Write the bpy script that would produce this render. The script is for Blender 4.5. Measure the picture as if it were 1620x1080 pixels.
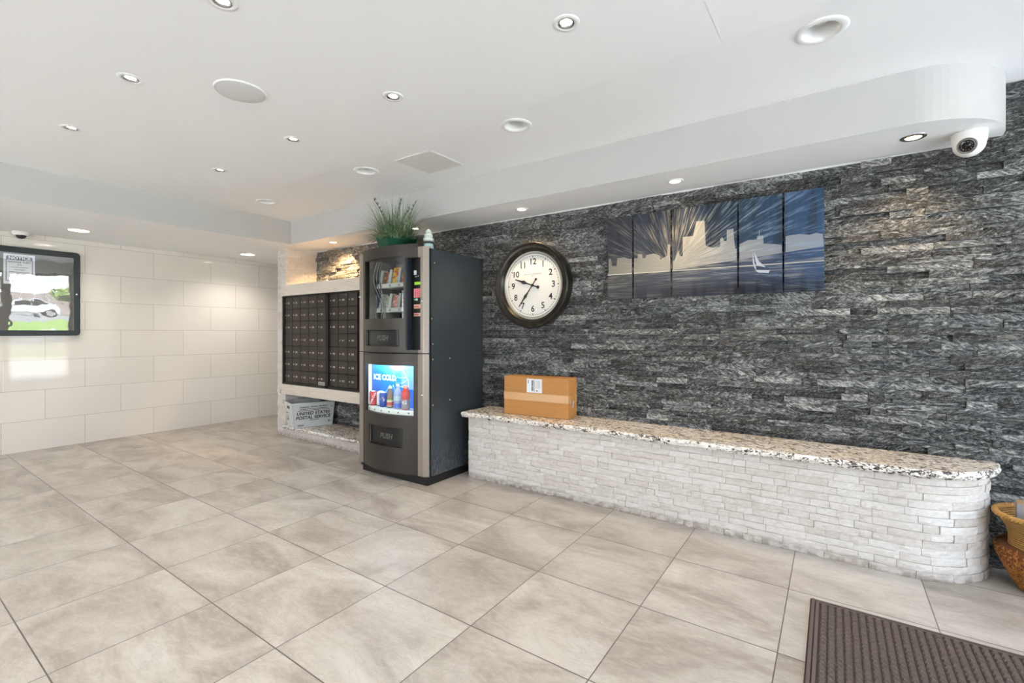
import bpy, math, random
from math import sin, cos, pi, radians, sqrt
from mathutils import Vector, Matrix, noise
for o in list(bpy.data.objects): bpy.data.objects.remove(o)
SC = bpy.context.scene
COL = SC.collection
# ------------------------------------------------------------------ camera
cam_data = bpy.data.cameras.new('camera'); cam = bpy.data.objects.new('camera', cam_data); COL.objects.link(cam)
cam_data.sensor_width = 36; cam_data.lens = 737/1620*36; cam_data.shift_y = -14/1620
cam_data.clip_start = .05; cam_data.clip_end = 300
cam.location = (0, 0, 1.19); cam.rotation_euler = (radians(90), 0, math.atan2(508, 737))
SC.camera = cam
# ------------------------------------------------------------------ world, view
W = bpy.data.worlds.new('sky'); SC.world = W; W.use_nodes = True
bg = W.node_tree.nodes['Background']
tc = W.node_tree.nodes.new('ShaderNodeTexCoord'); sp = W.node_tree.nodes.new('ShaderNodeSeparateXYZ')
rp = W.node_tree.nodes.new('ShaderNodeValToRGB')
W.node_tree.links.new(tc.outputs['Generated'], sp.inputs[0]); W.node_tree.links.new(sp.outputs['Z'], rp.inputs[0])
rp.color_ramp.elements[0].position = .0; rp.color_ramp.elements[0].color = (.92, .95, 1, 1)
rp.color_ramp.elements[1].position = .7; rp.color_ramp.elements[1].color = (.55, .72, 1, 1)
W.node_tree.links.new(rp.outputs[0], bg.inputs['Color'])
bg.inputs['Strength'].default_value = 6.4
SC.view_settings.view_transform = 'Standard'; SC.view_settings.look = 'None'
SC.view_settings.gamma = 1; SC.view_settings.use_curve_mapping = False
SC.view_settings.exposure = 0.05
sun_d = bpy.data.lights.new('sun', 'SUN'); sun_d.energy = 44; sun_d.angle = radians(2); sun_d.color = (1, .96, .9)
sun = bpy.data.objects.new('sun', sun_d); sun.rotation_euler = (radians(8), radians(-38), 0); COL.objects.link(sun)     # high, from beyond the building: lights the pavement outside
XR = 2.4      # plane of the glazed entrance front
YF = -3.0     # wall behind the viewer
SPOT_C, SPOT_S, SPOT_N, SPOT_L = 17, 20, 150, 25     # downlight powers: ceiling, stone soffit, niche, left soffit

def portal(loc, rot, sx, sy):
    l = bpy.data.lights.new('daylight_opening', 'AREA'); l.shape = 'RECTANGLE'; l.size = sx; l.size_y = sy
    l.cycles.is_portal = True
    o = bpy.data.objects.new('daylight_opening', l); o.location = loc; o.rotation_euler = rot; COL.objects.link(o)
portal((XR+.1, .1, 1.1), (0, radians(90), 0), 2.2, 6.2)
portal((-4.1, YF-.1, 1.05), (radians(90), 0, 0), 2.2, 2.1)  # portal for the added window behind the viewer

# ------------------------------------------------------------------ helpers
def lin(h):
    h = h.lstrip('#'); r = []
    for i in (0, 2, 4):
        v = int(h[i:i+2], 16)/255; r.append(v/12.92 if v <= .04045 else ((v+.055)/1.055)**2.4)
    return (r[0], r[1], r[2], 1)
class Mt:
    """small node-tree builder"""
    def __init__(s, name):
        s.m = bpy.data.materials.new(name); s.m.use_nodes = True; s.t = s.m.node_tree
        s.b = s.t.nodes['Principled BSDF']
    def n(s, typ, _in=None, **kw):
        nd = s.t.nodes.new('ShaderNode'+typ)
        for k, v in kw.items(): setattr(nd, k, v)
        for k, v in (_in or {}).items():
            if isinstance(v, bpy.types.NodeSocket): s.t.links.new(v, nd.inputs[k])
            else: nd.inputs[k].default_value = v
        return nd
    def m_(s, op, a, b=0., c=0., clamp=False):
        nd = s.t.nodes.new('ShaderNodeMath'); nd.operation = op; nd.use_clamp = clamp
        for i, v in enumerate((a, b, c)):
            if isinstance(v, bpy.types.NodeSocket): s.t.links.new(v, nd.inputs[i])
            else: nd.inputs[i].default_value = v
        return nd.outputs[0]
    def ramp(s, f, *st, interp='LINEAR'):
        nd = s.t.nodes.new('ShaderNodeValToRGB'); cr = nd.color_ramp; cr.interpolation = interp
        while len(cr.elements) < len(st): cr.elements.new(.5)
        for e, (p, c) in zip(cr.elements, st):
            e.position = p; e.color = lin(c) if isinstance(c, str) else (c, c, c, 1)
        s.t.links.new(f, nd.inputs[0]); return nd.outputs[0]
    def mix(s, f, a, b, mode='MIX'):
        nd = s.t.nodes.new('ShaderNodeMix'); nd.data_type = 'RGBA'; nd.blend_type = mode
        for i, v in ((0, f), (6, a), (7, b)):
            if isinstance(v, bpy.types.NodeSocket): s.t.links.new(v, nd.inputs[i])
            elif isinstance(v, str): nd.inputs[i].default_value = lin(v)
            else: nd.inputs[i].default_value = v
        return nd.outputs[2]
    def set(s, **kw):
        for k, v in kw.items():
            k = k.replace('_', ' ')
            if isinstance(v, bpy.types.NodeSocket): s.t.links.new(v, s.b.inputs[k])
            else: s.b.inputs[k].default_value = lin(v) if isinstance(v, str) else v
        return s
    def bump(s, h, strength=.3, dist=.01):
        nd = s.n('Bump', {'Height': h, 'Strength': strength, 'Distance': dist}); s.t.links.new(nd.outputs[0], s.b.inputs['Normal']); return s
    def noise(s, vec, scale, detail=4, rough=.5, dist=0., **kw):
        return s.n('TexNoise', {'Vector': vec, 'Scale': scale, 'Detail': detail, 'Roughness': rough, 'Distortion': dist}, **kw).outputs['Fac']
    def map(s, vec, scale=(1, 1, 1), loc=(0, 0, 0), rot=(0, 0, 0)):
        return s.n('Mapping', {'Vector': vec, 'Scale': scale, 'Location': loc, 'Rotation': rot}).outputs[0]
def M(name, col, rough=.5, metal=0., emit=None, es=1., var=.06, scale=30, **kw):
    """plain material with a faint procedural mottle"""
    g = Mt(name); oc = g.n('TexCoord').outputs['Object']; f = g.noise(oc, scale, 3)
    c = lin(col); a = tuple(max(0, x*(1-var)) for x in c[:3])+(1,); b = tuple(min(1, x*(1+var)) for x in c[:3])+(1,)
    g.set(Base_Color=g.mix(f, a, b), Roughness=rough, Metallic=metal, **kw)
    if emit: g.set(Emission_Color=emit, Emission_Strength=es)
    return g.m
def glass_mat(name, tint=(1, 1, 1, 1), refl=.08, rough=.0, wavy=0, scale=6):
    g = Mt(name); t = g.n('BsdfTransparent', {'Color': tint}); gl = g.n('BsdfGlossy', {'Roughness': rough, 'Color': (1, 1, 1, 1)})
    if wavy:
        oc = g.n('TexCoord').outputs['Object']
        b = g.n('Bump', {'Height': g.noise(oc, scale, 1.5), 'Strength': wavy, 'Distance': .02}); g.t.links.new(b.outputs[0], gl.inputs['Normal'])
    fr = g.n('Fresnel', {'IOR': 1.45}); bf = g.m_('SUBTRACT', 1., g.n('NewGeometry').outputs['Backfacing']); fac = g.m_('MULTIPLY', g.m_('ADD', fr.outputs[0], refl, clamp=True), bf)
    mx = g.n('MixShader', {0: fac, 1: t.outputs[0], 2: gl.outputs[0]})
    g.t.links.new(mx.outputs[0], g.t.nodes['Material Output'].inputs['Surface']); return g.m

class MB:
    """mesh builder"""
    def __init__(s): s.v = []; s.f = []; s.mi = []; s.sm = []; s.uv = None; s.uv2 = None; s.mat = 0; s.smooth = False
    def add(s, vs, fs, smooth=None):
        b = len(s.v); s.v += [tuple(p) for p in vs]
        for f in fs: s.f.append(tuple(b+i for i in f)); s.mi.append(s.mat); s.sm.append(s.smooth if smooth is None else smooth)
        return s
    def box(s, x0, x1, y0, y1, z0, z1):
        return s.add([(x0,y0,z0),(x1,y0,z0),(x1,y1,z0),(x0,y1,z0),(x0,y0,z1),(x1,y0,z1),(x1,y1,z1),(x0,y1,z1)],
                     [(0,3,2,1),(4,5,6,7),(0,1,5,4),(1,2,6,5),(2,3,7,6),(3,0,4,7)])
    def bbox(s, x0, x1, y0, y1, z0, z1, b):
        """box with chamfered edges"""
        X = (x0, x0+b, x1-b, x1); Y = (y0, y0+b, y1-b, y1); Z = (z0, z0+b, z1-b, z1); vs = []; idx = {}
        for sx in (0, 1):
            for sy in (0, 1):
                for sz in (0, 1):
                    for a in range(3):
                        ix = (0 if a == 0 else 1) if sx == 0 else (3 if a == 0 else 2)
                        iy = (0 if a == 1 else 1) if sy == 0 else (3 if a == 1 else 2)
                        iz = (0 if a == 2 else 1) if sz == 0 else (3 if a == 2 else 2)
                        idx[(sx, sy, sz, a)] = len(vs); vs.append((X[ix], Y[iy], Z[iz]))
        g = lambda *k: idx[k]; fs = []
        for q in (0, 1):
            fs.append([g(q,0,0,0), g(q,1,0,0), g(q,1,1,0), g(q,0,1,0)]); fs.append([g(0,q,0,1), g(1,q,0,1), g(1,q,1,1), g(0,q,1,1)]); fs.append([g(0,0,q,2), g(1,0,q,2), g(1,1,q,2), g(0,1,q,2)])
            for r in (0, 1):
                fs.append([g(0,q,r,1), g(1,q,r,1), g(1,q,r,2), g(0,q,r,2)])
                fs.append([g(q,0,r,0), g(q,1,r,0), g(q,1,r,2), g(q,0,r,2)])
                fs.append([g(q,r,0,0), g(q,r,1,0), g(q,r,1,1), g(q,r,0,1)])
                for t in (0, 1): fs.append([g(q,r,t,0), g(q,r,t,1), g(q,r,t,2)])
        c = Vector(((x0+x1)/2, (y0+y1)/2, (z0+z1)/2)); out = []
        for f in fs:
            p = [Vector(vs[i]) for i in f]; nn = (p[1]-p[0]).cross(p[2]-p[0]); mc = sum(p, Vector())/len(p)
            out.append(f if nn.dot(mc-c) > 0 else f[::-1])
        return s.add(vs, out)
    def prism(s, poly, a0, a1, axis='z', cap=True):
        """polygon extruded along an axis; poly in the two other axes"""
        n = len(poly)
        def P(p, h): return (p[0], p[1], h) if axis == 'z' else ((p[0], h, p[1]) if axis == 'y' else (h, p[0], p[1]))
        vs = [P(p, a0) for p in poly]+[P(p, a1) for p in poly]
        fs = [(i, (i+1) % n, n+(i+1) % n, n+i) for i in range(n)]
        if cap: fs += [tuple(range(n))[::-1], tuple(range(n, 2*n))]
        area = sum(poly[i][0]*poly[(i+1) % n][1]-poly[(i+1) % n][0]*poly[i][1] for i in range(n))
        flip = (area < 0) != (axis == 'y') != (a1 < a0)
        if flip: fs = [f[::-1] for f in fs]
        return s.add(vs, fs)
    def lathe(s, prof, seg=32, c=(0, 0, 0), ax='z', smooth=True, cap0=False, cap1=False):
        vs = []; fs = []; n = len(prof)
        for i in range(seg):
            a = 2*pi*i/seg
            for r, h in prof:
                p = (r*cos(a), r*sin(a), h)
                if ax == 'y': p = (p[0], -p[2], p[1])       # height runs towards -y
                if ax == 'x': p = (p[2], p[0], p[1])
                vs.append((c[0]+p[0], c[1]+p[1], c[2]+p[2]))
        for i in range(seg):
            j = (i+1) % seg
            for k in range(n-1): fs.append((i*n+k, j*n+k, j*n+k+1, i*n+k+1))
        if cap0: fs.append(tuple(i*n for i in range(seg))[::-1])
        if cap1: fs.append(tuple(i*n+n-1 for i in range(seg)))
        return s.add(vs, fs, smooth)
    def tube(s, pts, r, seg=8, smooth=True):
        pts = [Vector(p) for p in pts]; vs = []; fs = []; n = len(pts)
        rr = r if isinstance(r, (list, tuple)) else [r]*n
        for i, p in enumerate(pts):
            d = (pts[min(i+1, n-1)]-pts[max(i-1, 0)]).normalized()
            u = d.orthogonal() if i == 0 else (u-d*u.dot(d))
            u.normalize(); w = d.cross(u)
            for k in range(seg):
                a = 2*pi*k/seg; vs.append(p+(u*cos(a)+w*sin(a))*rr[i])
        for i in range(n-1):
            for k in range(seg): fs.append((i*seg+k, i*seg+(k+1) % seg, (i+1)*seg+(k+1) % seg, (i+1)*seg+k))
        fs.append(tuple(range(seg))[::-1]); fs.append(tuple((n-1)*seg+k for k in range(seg)))
        return s.add(vs, fs, smooth)
    def xf(s, mtx, start=0):
        for i in range(start, len(s.v)): s.v[i] = tuple(mtx @ Vector(s.v[i]))
        return s
    def build(s, name, mats, parent=None, world=False, bevel=0):
        me = bpy.data.meshes.new(name)
        v = s.v
        if world and parent is not None:
            L = parent.location if parent.parent is None else parent.location+parent.parent.location
            v = [(p[0]-L[0], p[1]-L[1], p[2]-L[2]) for p in v]
        me.from_pydata(v, [], s.f)
        for m in (mats if isinstance(mats, (list, tuple)) else [mats]): me.materials.append(m)
        me.polygons.foreach_set('material_index', s.mi); me.polygons.foreach_set('use_smooth', s.sm)
        for nm, uv in (('UVMap', s.uv), ('tone', s.uv2)):
            if uv:
                l = me.uv_layers.new(name=nm); l.data.foreach_set('uv', [c for p in uv for c in p])
        me.update()
        o = bpy.data.objects.new(name, me); COL.objects.link(o)
        if parent is not None: o.parent = parent
        if bevel:
            b = o.modifiers.new('bevel', 'BEVEL'); b.width = bevel; b.segments = 2; b.limit_method = 'ANGLE'
        return o
def tag(o, label=None, cat=None, group=None, kind=None):
    if label: o['label'] = label
    if cat: o['category'] = cat
    if group: o['group'] = group
    if kind: o['kind'] = kind
    return o
def empty(name, loc, label, cat, group=None, rz=0):
    o = bpy.data.objects.new(name, None); o.location = loc; o.rotation_euler = (0, 0, rz); o.empty_display_size = .1
    COL.objects.link(o); return tag(o, label, cat, group)
def struct(name, mb, mats, **kw): return tag(mb.build(name, mats, **kw), kind='structure')
def copy_tree(o, parent=None):
    c = o.copy(); COL.objects.link(c); c.parent = parent
    for ch in [x for x in bpy.data.objects if x.parent == o]: copy_tree(ch, c)
    return c
_tc = {}
def text_geo(txt, size=1., offset=0., extrude=0., shear=0.):
    k = (txt, size, offset, extrude, shear)
    if k not in _tc:
        cu = bpy.data.curves.new('t', 'FONT'); cu.body = txt; cu.size = size; cu.offset = offset; cu.extrude = extrude; cu.shear = shear
        cu.align_x = 'CENTER'; cu.align_y = 'CENTER'; cu.resolution_u = 3
        ob = bpy.data.objects.new('t', cu); me = ob.to_mesh()
        _tc[k] = ([tuple(v.co) for v in me.vertices], [tuple(p.vertices) for p in me.polygons])
        ob.to_mesh_clear(); bpy.data.objects.remove(ob); bpy.data.curves.remove(cu)
    return _tc[k]
def put_text(mb, txt, size, mtx, **kw):
    v, f = text_geo(txt, size, **kw); mb.add([mtx @ Vector(p) for p in v], f)
FACE_Y = lambda x, y, z, rz=0: Matrix.Translation((x, y, z)) @ Matrix.Rotation(rz, 4, 'Z') @ Matrix.Rotation(pi/2, 4, 'X')   # text that faces -y
def circle(cx, cz, r, n=24, a0=0, a1=2*pi): return [(cx+r*cos(a0+(a1-a0)*i/n), cz+r*sin(a0+(a1-a0)*i/n)) for i in range(n)]

# ------------------------------------------------------------------ materials
white_paint = M('white_paint', '#e9e8e6', .55, var=.015, scale=3)
ceil_paint = M('ceiling_paint', '#f7f6f5', .6, var=.012, scale=2)
soffit_side_shade = M('soffit_paint', '#b9b8b7', .5, var=.012, scale=2)  # greyer than the ceiling: shade on the soffit sides put into the colour
white_metal = M('white_metal', '#f0efec', .35, var=.02)
black_plastic = M('black_plastic', '#1b1c1d', .32, var=.1)
chrome = M('chrome', '#c9c9c8', .25, 1.)
silver_strip = M('brushed_silver', '#9a9188', .34, .6, var=.05)

def floor_material():
    g = Mt('floor_tiles'); oc = g.n('TexCoord').outputs['Object']; xyz = g.n('SeparateXYZ', {0: oc})
    u = g.m_('DIVIDE', g.m_('SUBTRACT', xyz.outputs[0], .35), .5206); v = g.m_('DIVIDE', g.m_('SUBTRACT', xyz.outputs[1], .94), .5235)
    fu = g.m_('FRACT', u); fv = g.m_('FRACT', v)
    du = g.m_('MULTIPLY', g.m_('MINIMUM', fu, g.m_('SUBTRACT', 1., fu)), .52); dv = g.m_('MULTIPLY', g.m_('MINIMUM', fv, g.m_('SUBTRACT', 1., fv)), .52)
    joint = g.m_('MAXIMUM', g.m_('LESS_THAN', du, .0020), g.m_('LESS_THAN', dv, .0024))
    cell = g.n('CombineXYZ', {0: g.m_('FLOOR', u), 1: g.m_('FLOOR', v)}).outputs[0]
    wn = g.n('TexWhiteNoise', {'Vector': cell}, noise_dimensions='3D')
    off = g.n('VectorMath', {0: wn.outputs['Color'], 1: (30, 30, 30)}, operation='MULTIPLY').outputs[0]
    p = g.n('VectorMath', {0: oc, 1: off}, operation='ADD').outputs[0]
    rot = g.map(p, (1.0, 2.0, 1), rot=(0, 0, radians(4)))
    big = g.noise(rot, 1.5, 7, .58, 1.0)
    fine = g.noise(g.map(p, (2.2, 6, 1), rot=(0, 0, radians(6))), 7, 8, .68, .8)
    vein = g.noise(g.map(p, (1, 2, 1)), 4.5, 9, .72, 1.6)
    veins = g.ramp(g.m_('ABSOLUTE', g.m_('SUBTRACT', vein, .5)), (0., 1.), (.035, 0.))
    base = g.ramp(big, (.30, '#8b8379'), (.42, '#9f968c'), (.53, '#b4ada3'), (.66, '#c3bdb4'))
    c = g.mix(g.ramp(fine, (.45, 0.), (.72, .42)), base, '#cdc7bf')
    c = g.mix(g.m_('MULTIPLY', veins, .30), c, '#8f8374')
    tone = g.m_('MULTIPLY', g.m_('SUBTRACT', wn.outputs['Value'], .5), .22)
    c = g.mix(g.m_('ADD', tone, .11), c, '#867d73')
    c = g.mix(joint, c, '#5c544b')
    g.set(Base_Color=c, Roughness=g.m_('ADD', g.m_('MULTIPLY', fine, .12), .30)); g.b.inputs['Specular IOR Level'].default_value = .45
    h = g.m_('SUBTRACT', g.m_('MULTIPLY', fine, .15), joint)
    return g.bump(h, .25, .002).m
def wall_tile_material():
    g = Mt('glossy_wall_tiles'); oc = g.n('TexCoord').outputs['Object']; xyz = g.n('SeparateXYZ', {0: oc})
    r = g.m_('DIVIDE', xyz.outputs[2], .3045); row = g.m_('FLOOR', r)
    off = g.m_('MULTIPLY', g.m_('MODULO', row, 2.), .3075)
    u = g.m_('DIVIDE', g.m_('SUBTRACT', g.m_('SUBTRACT', xyz.outputs[1], .908), off), .6165)
    fu = g.m_('FRACT', u); fr = g.m_('FRACT', r)
    du = g.m_('MULTIPLY', g.m_('MINIMUM', fu, g.m_('SUBTRACT', 1., fu)), .615); dr = g.m_('MULTIPLY', g.m_('MINIMUM', fr, g.m_('SUBTRACT', 1., fr)), .3045)
    j = g.m_('MAXIMUM', g.m_('LESS_THAN', du, .0016), g.m_('LESS_THAN', dr, .0016))
    cell = g.n('CombineXYZ', {0: g.m_('FLOOR', u), 1: row}).outputs[0]
    wn = g.n('TexWhiteNoise', {'Vector': cell}, noise_dimensions='3D')
    c = g.mix(wn.outputs['Value'], '#dad4cb', '#e0dad2')
    c = g.mix(g.m_('MULTIPLY', g.noise(oc, 1.3, 3), .3), c, '#ddd6cc')
    c = g.mix(j, c, '#a99f94')
    g.set(Base_Color=c, Roughness=.045); g.b.inputs['Specular IOR Level'].default_value = .5
    h = g.m_('ADD', g.m_('MULTIPLY', g.noise(g.map(oc, (1, 1.2, 1.2)), 5, 1.5), .35), g.m_('MULTIPLY', j, -.4))
    return g.bump(h, .12, .004).m
def ledger_material(name, dark):
    g = Mt(name); uv = g.n('UVMap', uv_map='UVMap').outputs[0]; tn = g.n('UVMap', uv_map='tone').outputs[0]
    t = g.n('SeparateXYZ', {0: tn}); tone, rnd = t.outputs[0], t.outputs[1]
    if dark:
        ang = g.m_('MULTIPLY', g.m_('SUBTRACT', rnd, .5), 1.3)
        r = g.n('VectorRotate', {'Vector': uv, 'Axis': (0, 0, 1), 'Angle': ang}, rotation_type='AXIS_ANGLE').outputs[0]
        a = g.noise(g.map(r, (8, 40, 1)), 1.6, 8, .66, 1.6); b = g.noise(g.map(r, (24, 60, 1)), 3.0, 6, .7, 1.2)
        sw = g.noise(g.map(uv, (9, 17, 1)), 1.5, 7, .62, 3.2)
        v = g.m_('ADD', g.m_('MULTIPLY', a, .95), g.m_('ADD', g.m_('MULTIPLY', b, .35), g.m_('SUBTRACT', g.m_('MULTIPLY', sw, .80), .55)))
        v = g.m_('ADD', v, g.m_('MULTIPLY', g.m_('SUBTRACT', tone, .5), .16))
        v = g.m_('ADD', v, g.m_('MULTIPLY', g.m_('POWER', rnd, 5.), .12))
        c = g.ramp(v, (.34, '#08090a'), (.42, '#1d1f21'), (.50, '#424547'), (.58, '#717475'), (.67, '#a4a5a3'), (.80, '#dcdbd7'))
        vn = g.noise(g.map(r, (9, 26, 1)), 1.5, 5, .6, 3.4)
        vein = g.ramp(g.m_('ABSOLUTE', g.m_('SUBTRACT', vn, .5)), (0., 1.), (.02, 0.))
        c = g.mix(g.m_('MULTIPLY', vein, .62), c, '#c9c8c3')
        dv = g.noise(g.map(r, (6, 24, 1), (5, 3, 0)), 1.5, 4, .6, 2.6)
        dvein = g.ramp(g.m_('ABSOLUTE', g.m_('SUBTRACT', dv, .5)), (0., 1.), (.03, 0.))
        c = g.mix(g.m_('MULTIPLY', dvein, .7), c, '#0c0d0e')
        warm = g.ramp(g.noise(uv, 3.1, 4, .6, 1.), (.55, 0.), (.72, 1.))
        c = g.mix(g.m_('MULTIPLY', warm, .16), c, '#7d6d5a')
        g.set(Base_Color=c, Roughness=.52); g.b.inputs['Specular IOR Level'].default_value = .45
        g.bump(g.m_('ADD', v, g.m_('MULTIPLY', b, .5)), .8, .014)
    else:
        a = g.noise(g.map(uv, (14, 30, 1)), 2.2, 7, .65, .8); b = g.noise(uv, 60, 5, .7)
        c = g.ramp(g.m_('ADD', g.m_('MULTIPLY', a, .85), g.m_('MULTIPLY', tone, .26)), (.28, '#b7aea5'), (.45, '#c7c0b8'), (.62, '#d0cbc5'), (.8, '#d9d6d2'))
        c = g.mix(g.m_('MULTIPLY', g.ramp(b, (.55, 0.), (.75, 1.)), .18), c, '#aea498')
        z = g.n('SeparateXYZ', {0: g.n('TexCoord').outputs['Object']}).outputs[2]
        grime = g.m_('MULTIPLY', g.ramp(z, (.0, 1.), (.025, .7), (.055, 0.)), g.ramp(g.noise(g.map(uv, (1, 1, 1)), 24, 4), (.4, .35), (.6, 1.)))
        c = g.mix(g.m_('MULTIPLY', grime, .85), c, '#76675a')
        g.set(Base_Color=c, Roughness=.55)
        g.bump(g.m_('ADD', g.m_('MULTIPLY', a, .6), g.m_('MULTIPLY', b, .5)), .5, .006)
    return g.m
def granite_material():
    g = Mt('granite'); oc = g.n('TexCoord').outputs['Object']
    a = g.noise(g.map(oc, (6, 12, 14), rot=(0, 0, .2)), 2.4, 5, .6, 2.4); b = g.noise(g.map(oc, (12, 22, 30), rot=(0, 0, -.2)), 2.6, 4, .6, 1.8)
    cr = g.noise(oc, 3.2, 4, .6, .6)
    base = g.ramp(cr, (.35, '#f6f0e7'), (.5, '#f6ebda'), (.62, '#f3e2c8'), (.75, '#f7f3ec'))
    dk = g.ramp(a, (.53, 0.), (.56, 1.)); dk2 = g.ramp(b, (.565, 0.), (.59, 1.))
    c = g.mix(g.m_('MULTIPLY', dk, .85), base, '#57453a'); c = g.mix(g.m_('MULTIPLY', dk2, .80), c, '#1f1c1b')
    w = g.ramp(g.noise(oc, 26, 5, .6, 1), (.56, 0.), (.66, 1.)); c = g.mix(g.m_('MULTIPLY', w, .6), c, '#f1ece4')
    g.set(Base_Color=c, Roughness=.22); return g.m
def granite_edge_material():
    g = Mt('granite_rough_edge'); oc = g.n('TexCoord').outputs['Object']
    a = g.noise(g.map(oc, (13, 13, 26)), 2.6, 7, .65, 1.6); msk = g.noise(oc, 1.7, 2)
    thr = g.m_('ADD', a, g.m_('MULTIPLY', g.m_('SUBTRACT', msk, .5), .35))
    c = g.ramp(thr, (.50, '#e8e3db'), (.55, '#b7aea3'), (.58, '#3a3431'), (.7, '#221f1e'))
    g.set(Base_Color=c, Roughness=.45); g.bump(g.noise(oc, 45, 5, .6), .8, .01); return g.m
FLOOR, WTILE = floor_material(), wall_tile_material()
DARK, WHITE = ledger_material('dark_ledger_stone', True), ledger_material('white_ledger_stone', False)
GRAN, GRAN_E = granite_material(), granite_edge_material()
limestone = (lambda g: (g.set(Base_Color=g.ramp(g.noise(g.map(g.n('TexCoord').outputs['Object'], (3, 3, 40)), 3, 6, .6, .6), (.3, '#c9beb0'), (.6, '#d9d0c5'), (.8, '#e2dbd1')), Roughness=.5), g.bump(g.noise(g.n('TexCoord').outputs['Object'], 60, 4), .3, .003), g.m)[-1])(Mt('limestone_band'))

# ------------------------------------------------------------------ stone cladding
def ledger(mb, path, L, z0, z1, rowh, lmin, lmax, dmin, dmax, seed, rough=.003, gap=.0007):
    """courses of split stones laid along path(s) -> (x, y, nx, ny)"""
    if mb.uv is None: mb.uv = []; mb.uv2 = []
    rng = random.Random(seed); nr = max(1, round((z1-z0)/rowh)); rh = (z1-z0)/nr
    for r in range(nr):
        s = -rng.uniform(0, lmax*.8); za = z0+r*rh+gap; zb = z0+(r+1)*rh-gap
        while s < L:
            l = rng.uniform(lmin, lmax); a, b = max(0, s), min(L, s+l); s += l
            if b-a < .006: continue
            a += gap; b -= gap; d = rng.uniform(dmin, dmax)
            if rng.random() < .13: d += (dmax-dmin)*.6
            tilt = rng.uniform(-.35, .35)*(dmax-dmin); tone = rng.random(); rnd = rng.random(); ou, ov = rng.uniform(0, 90), rng.uniform(0, 90)
            nx = max(2, int((b-a)/.022)+1); nz = 3; base = len(mb.v); ring = []
            grid = []
            for i in range(nx+1):
                ss = a+(b-a)*i/nx; x, y, px, py = path(ss)
                for k in range(nz+1):
                    z = za+(zb-za)*k/nz
                    e = rough*1.7*noise.noise(Vector((ss*26+ou, z*42+ov, seed)))+rough*noise.noise(Vector((ss*75+ou, z*110, 3)))
                    if i in (0, nx): e -= rough*.5
                    if k in (0, nz): e -= rough*.35
                    dd = max(.001, d+e+tilt*(k/nz-.5)); grid.append((x+px*dd, y+py*dd, z)); ring.append((ss, z))
            mb.v += grid; q = nz+1
            def face(ids, uvs):
                mb.f.append(tuple(ids)); mb.mi.append(mb.mat); mb.sm.append(False); mb.uv += [(u+ou, w+ov) for u, w in uvs]; mb.uv2 += [(tone, rnd)]*len(ids)
            for i in range(nx):
                for k in range(nz):
                    ids = (i*q+k, (i+1)*q+k, (i+1)*q+k+1, i*q+k+1); face([base+t for t in ids], [ring[t] for t in ids])
            # sides back to the bed
            for (i, lst) in ((0, range(nz+1)), (nx, range(nz+1))):
                x, y, px, py = path(a if i == 0 else b)
                bb = len(mb.v); mb.v += [(x, y, za), (x, y, zb)]
                ids = [base+i*q+k for k in lst]; uvs = [ring[i*q+k] for k in lst]
                if i == 0: face(ids+[bb+1, bb], uvs+[(a-d, zb), (a-d, za)])
                else: face([bb, bb+1]+ids[::-1], [(b+d, za), (b+d, zb)]+uvs[::-1])
            for k, up in ((0, 0), (nz, 1)):
                bb = len(mb.v)
                for i in range(nx+1):
                    x, y, px, py = path(a+(b-a)*i/nx); mb.v.append((x, y, za if k == 0 else zb))
                for i in range(nx):
                    f1, f2 = base+i*q+k, base+(i+1)*q+k
                    ids = (bb+i, bb+i+1, f2, f1) if not up else (f1, f2, bb+i+1, bb+i)
                    u0, u1 = a+(b-a)*i/nx, a+(b-a)*(i+1)/nx; zz = za if k == 0 else zb
                    uvs = [(u0, zz-d), (u1, zz-d), (u1, zz), (u0, zz)] if not up else [(u0, zz), (u1, zz), (u1, zz+d), (u0, zz+d)]
                    face(ids, uvs)
    return mb
def line(p, q, n):
    L = math.hypot(q[0]-p[0], q[1]-p[1])
    return (lambda s: (p[0]+(q[0]-p[0])*s/L, p[1]+(q[1]-p[1])*s/L, n[0], n[1])), L

# ------------------------------------------------------------------ room shell
XL, YB, HC, HS = -6.65, 3.35, 2.415, 2.18
floor = MB().add([(XL-.1, YF-.1, 0), (XR, YF-.1, 0), (XR, 4.7, 0), (XL-.1, 4.7, 0)], [(0, 1, 2, 3)]); struct('floor', floor, FLOOR)
struct('wall_left', MB().box(XL-.1, XL, YF, 4.7, 0, 2.45), WTILE)
struct('wall_end', MB().box(XL, -5.36, 4.6, 4.7, 0, 2.45), white_paint)
m = MB(); m.box(-5.36, XR, YB, YB+.12, 0, 2.5); m.box(-5.36, -5.30, YB+.12, 4.6, 0, 2.5); struct('wall_core', m, white_paint)
stone = MB()
pth, L = line((-5.19, YB), (XR, YB), (0, -1))
ledger(stone, pth, L, 0, 2.166, .038, .07, .36, .012, .030, 11, .0035)
p2, L2 = line((.60, YB), (XR, YB), (0, -1)); ledger(stone, p2, L2, 2.166, 2.432, .038, .07, .36, .012, .030, 12, .0035)
struct('wall_back', stone, DARK)

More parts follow.
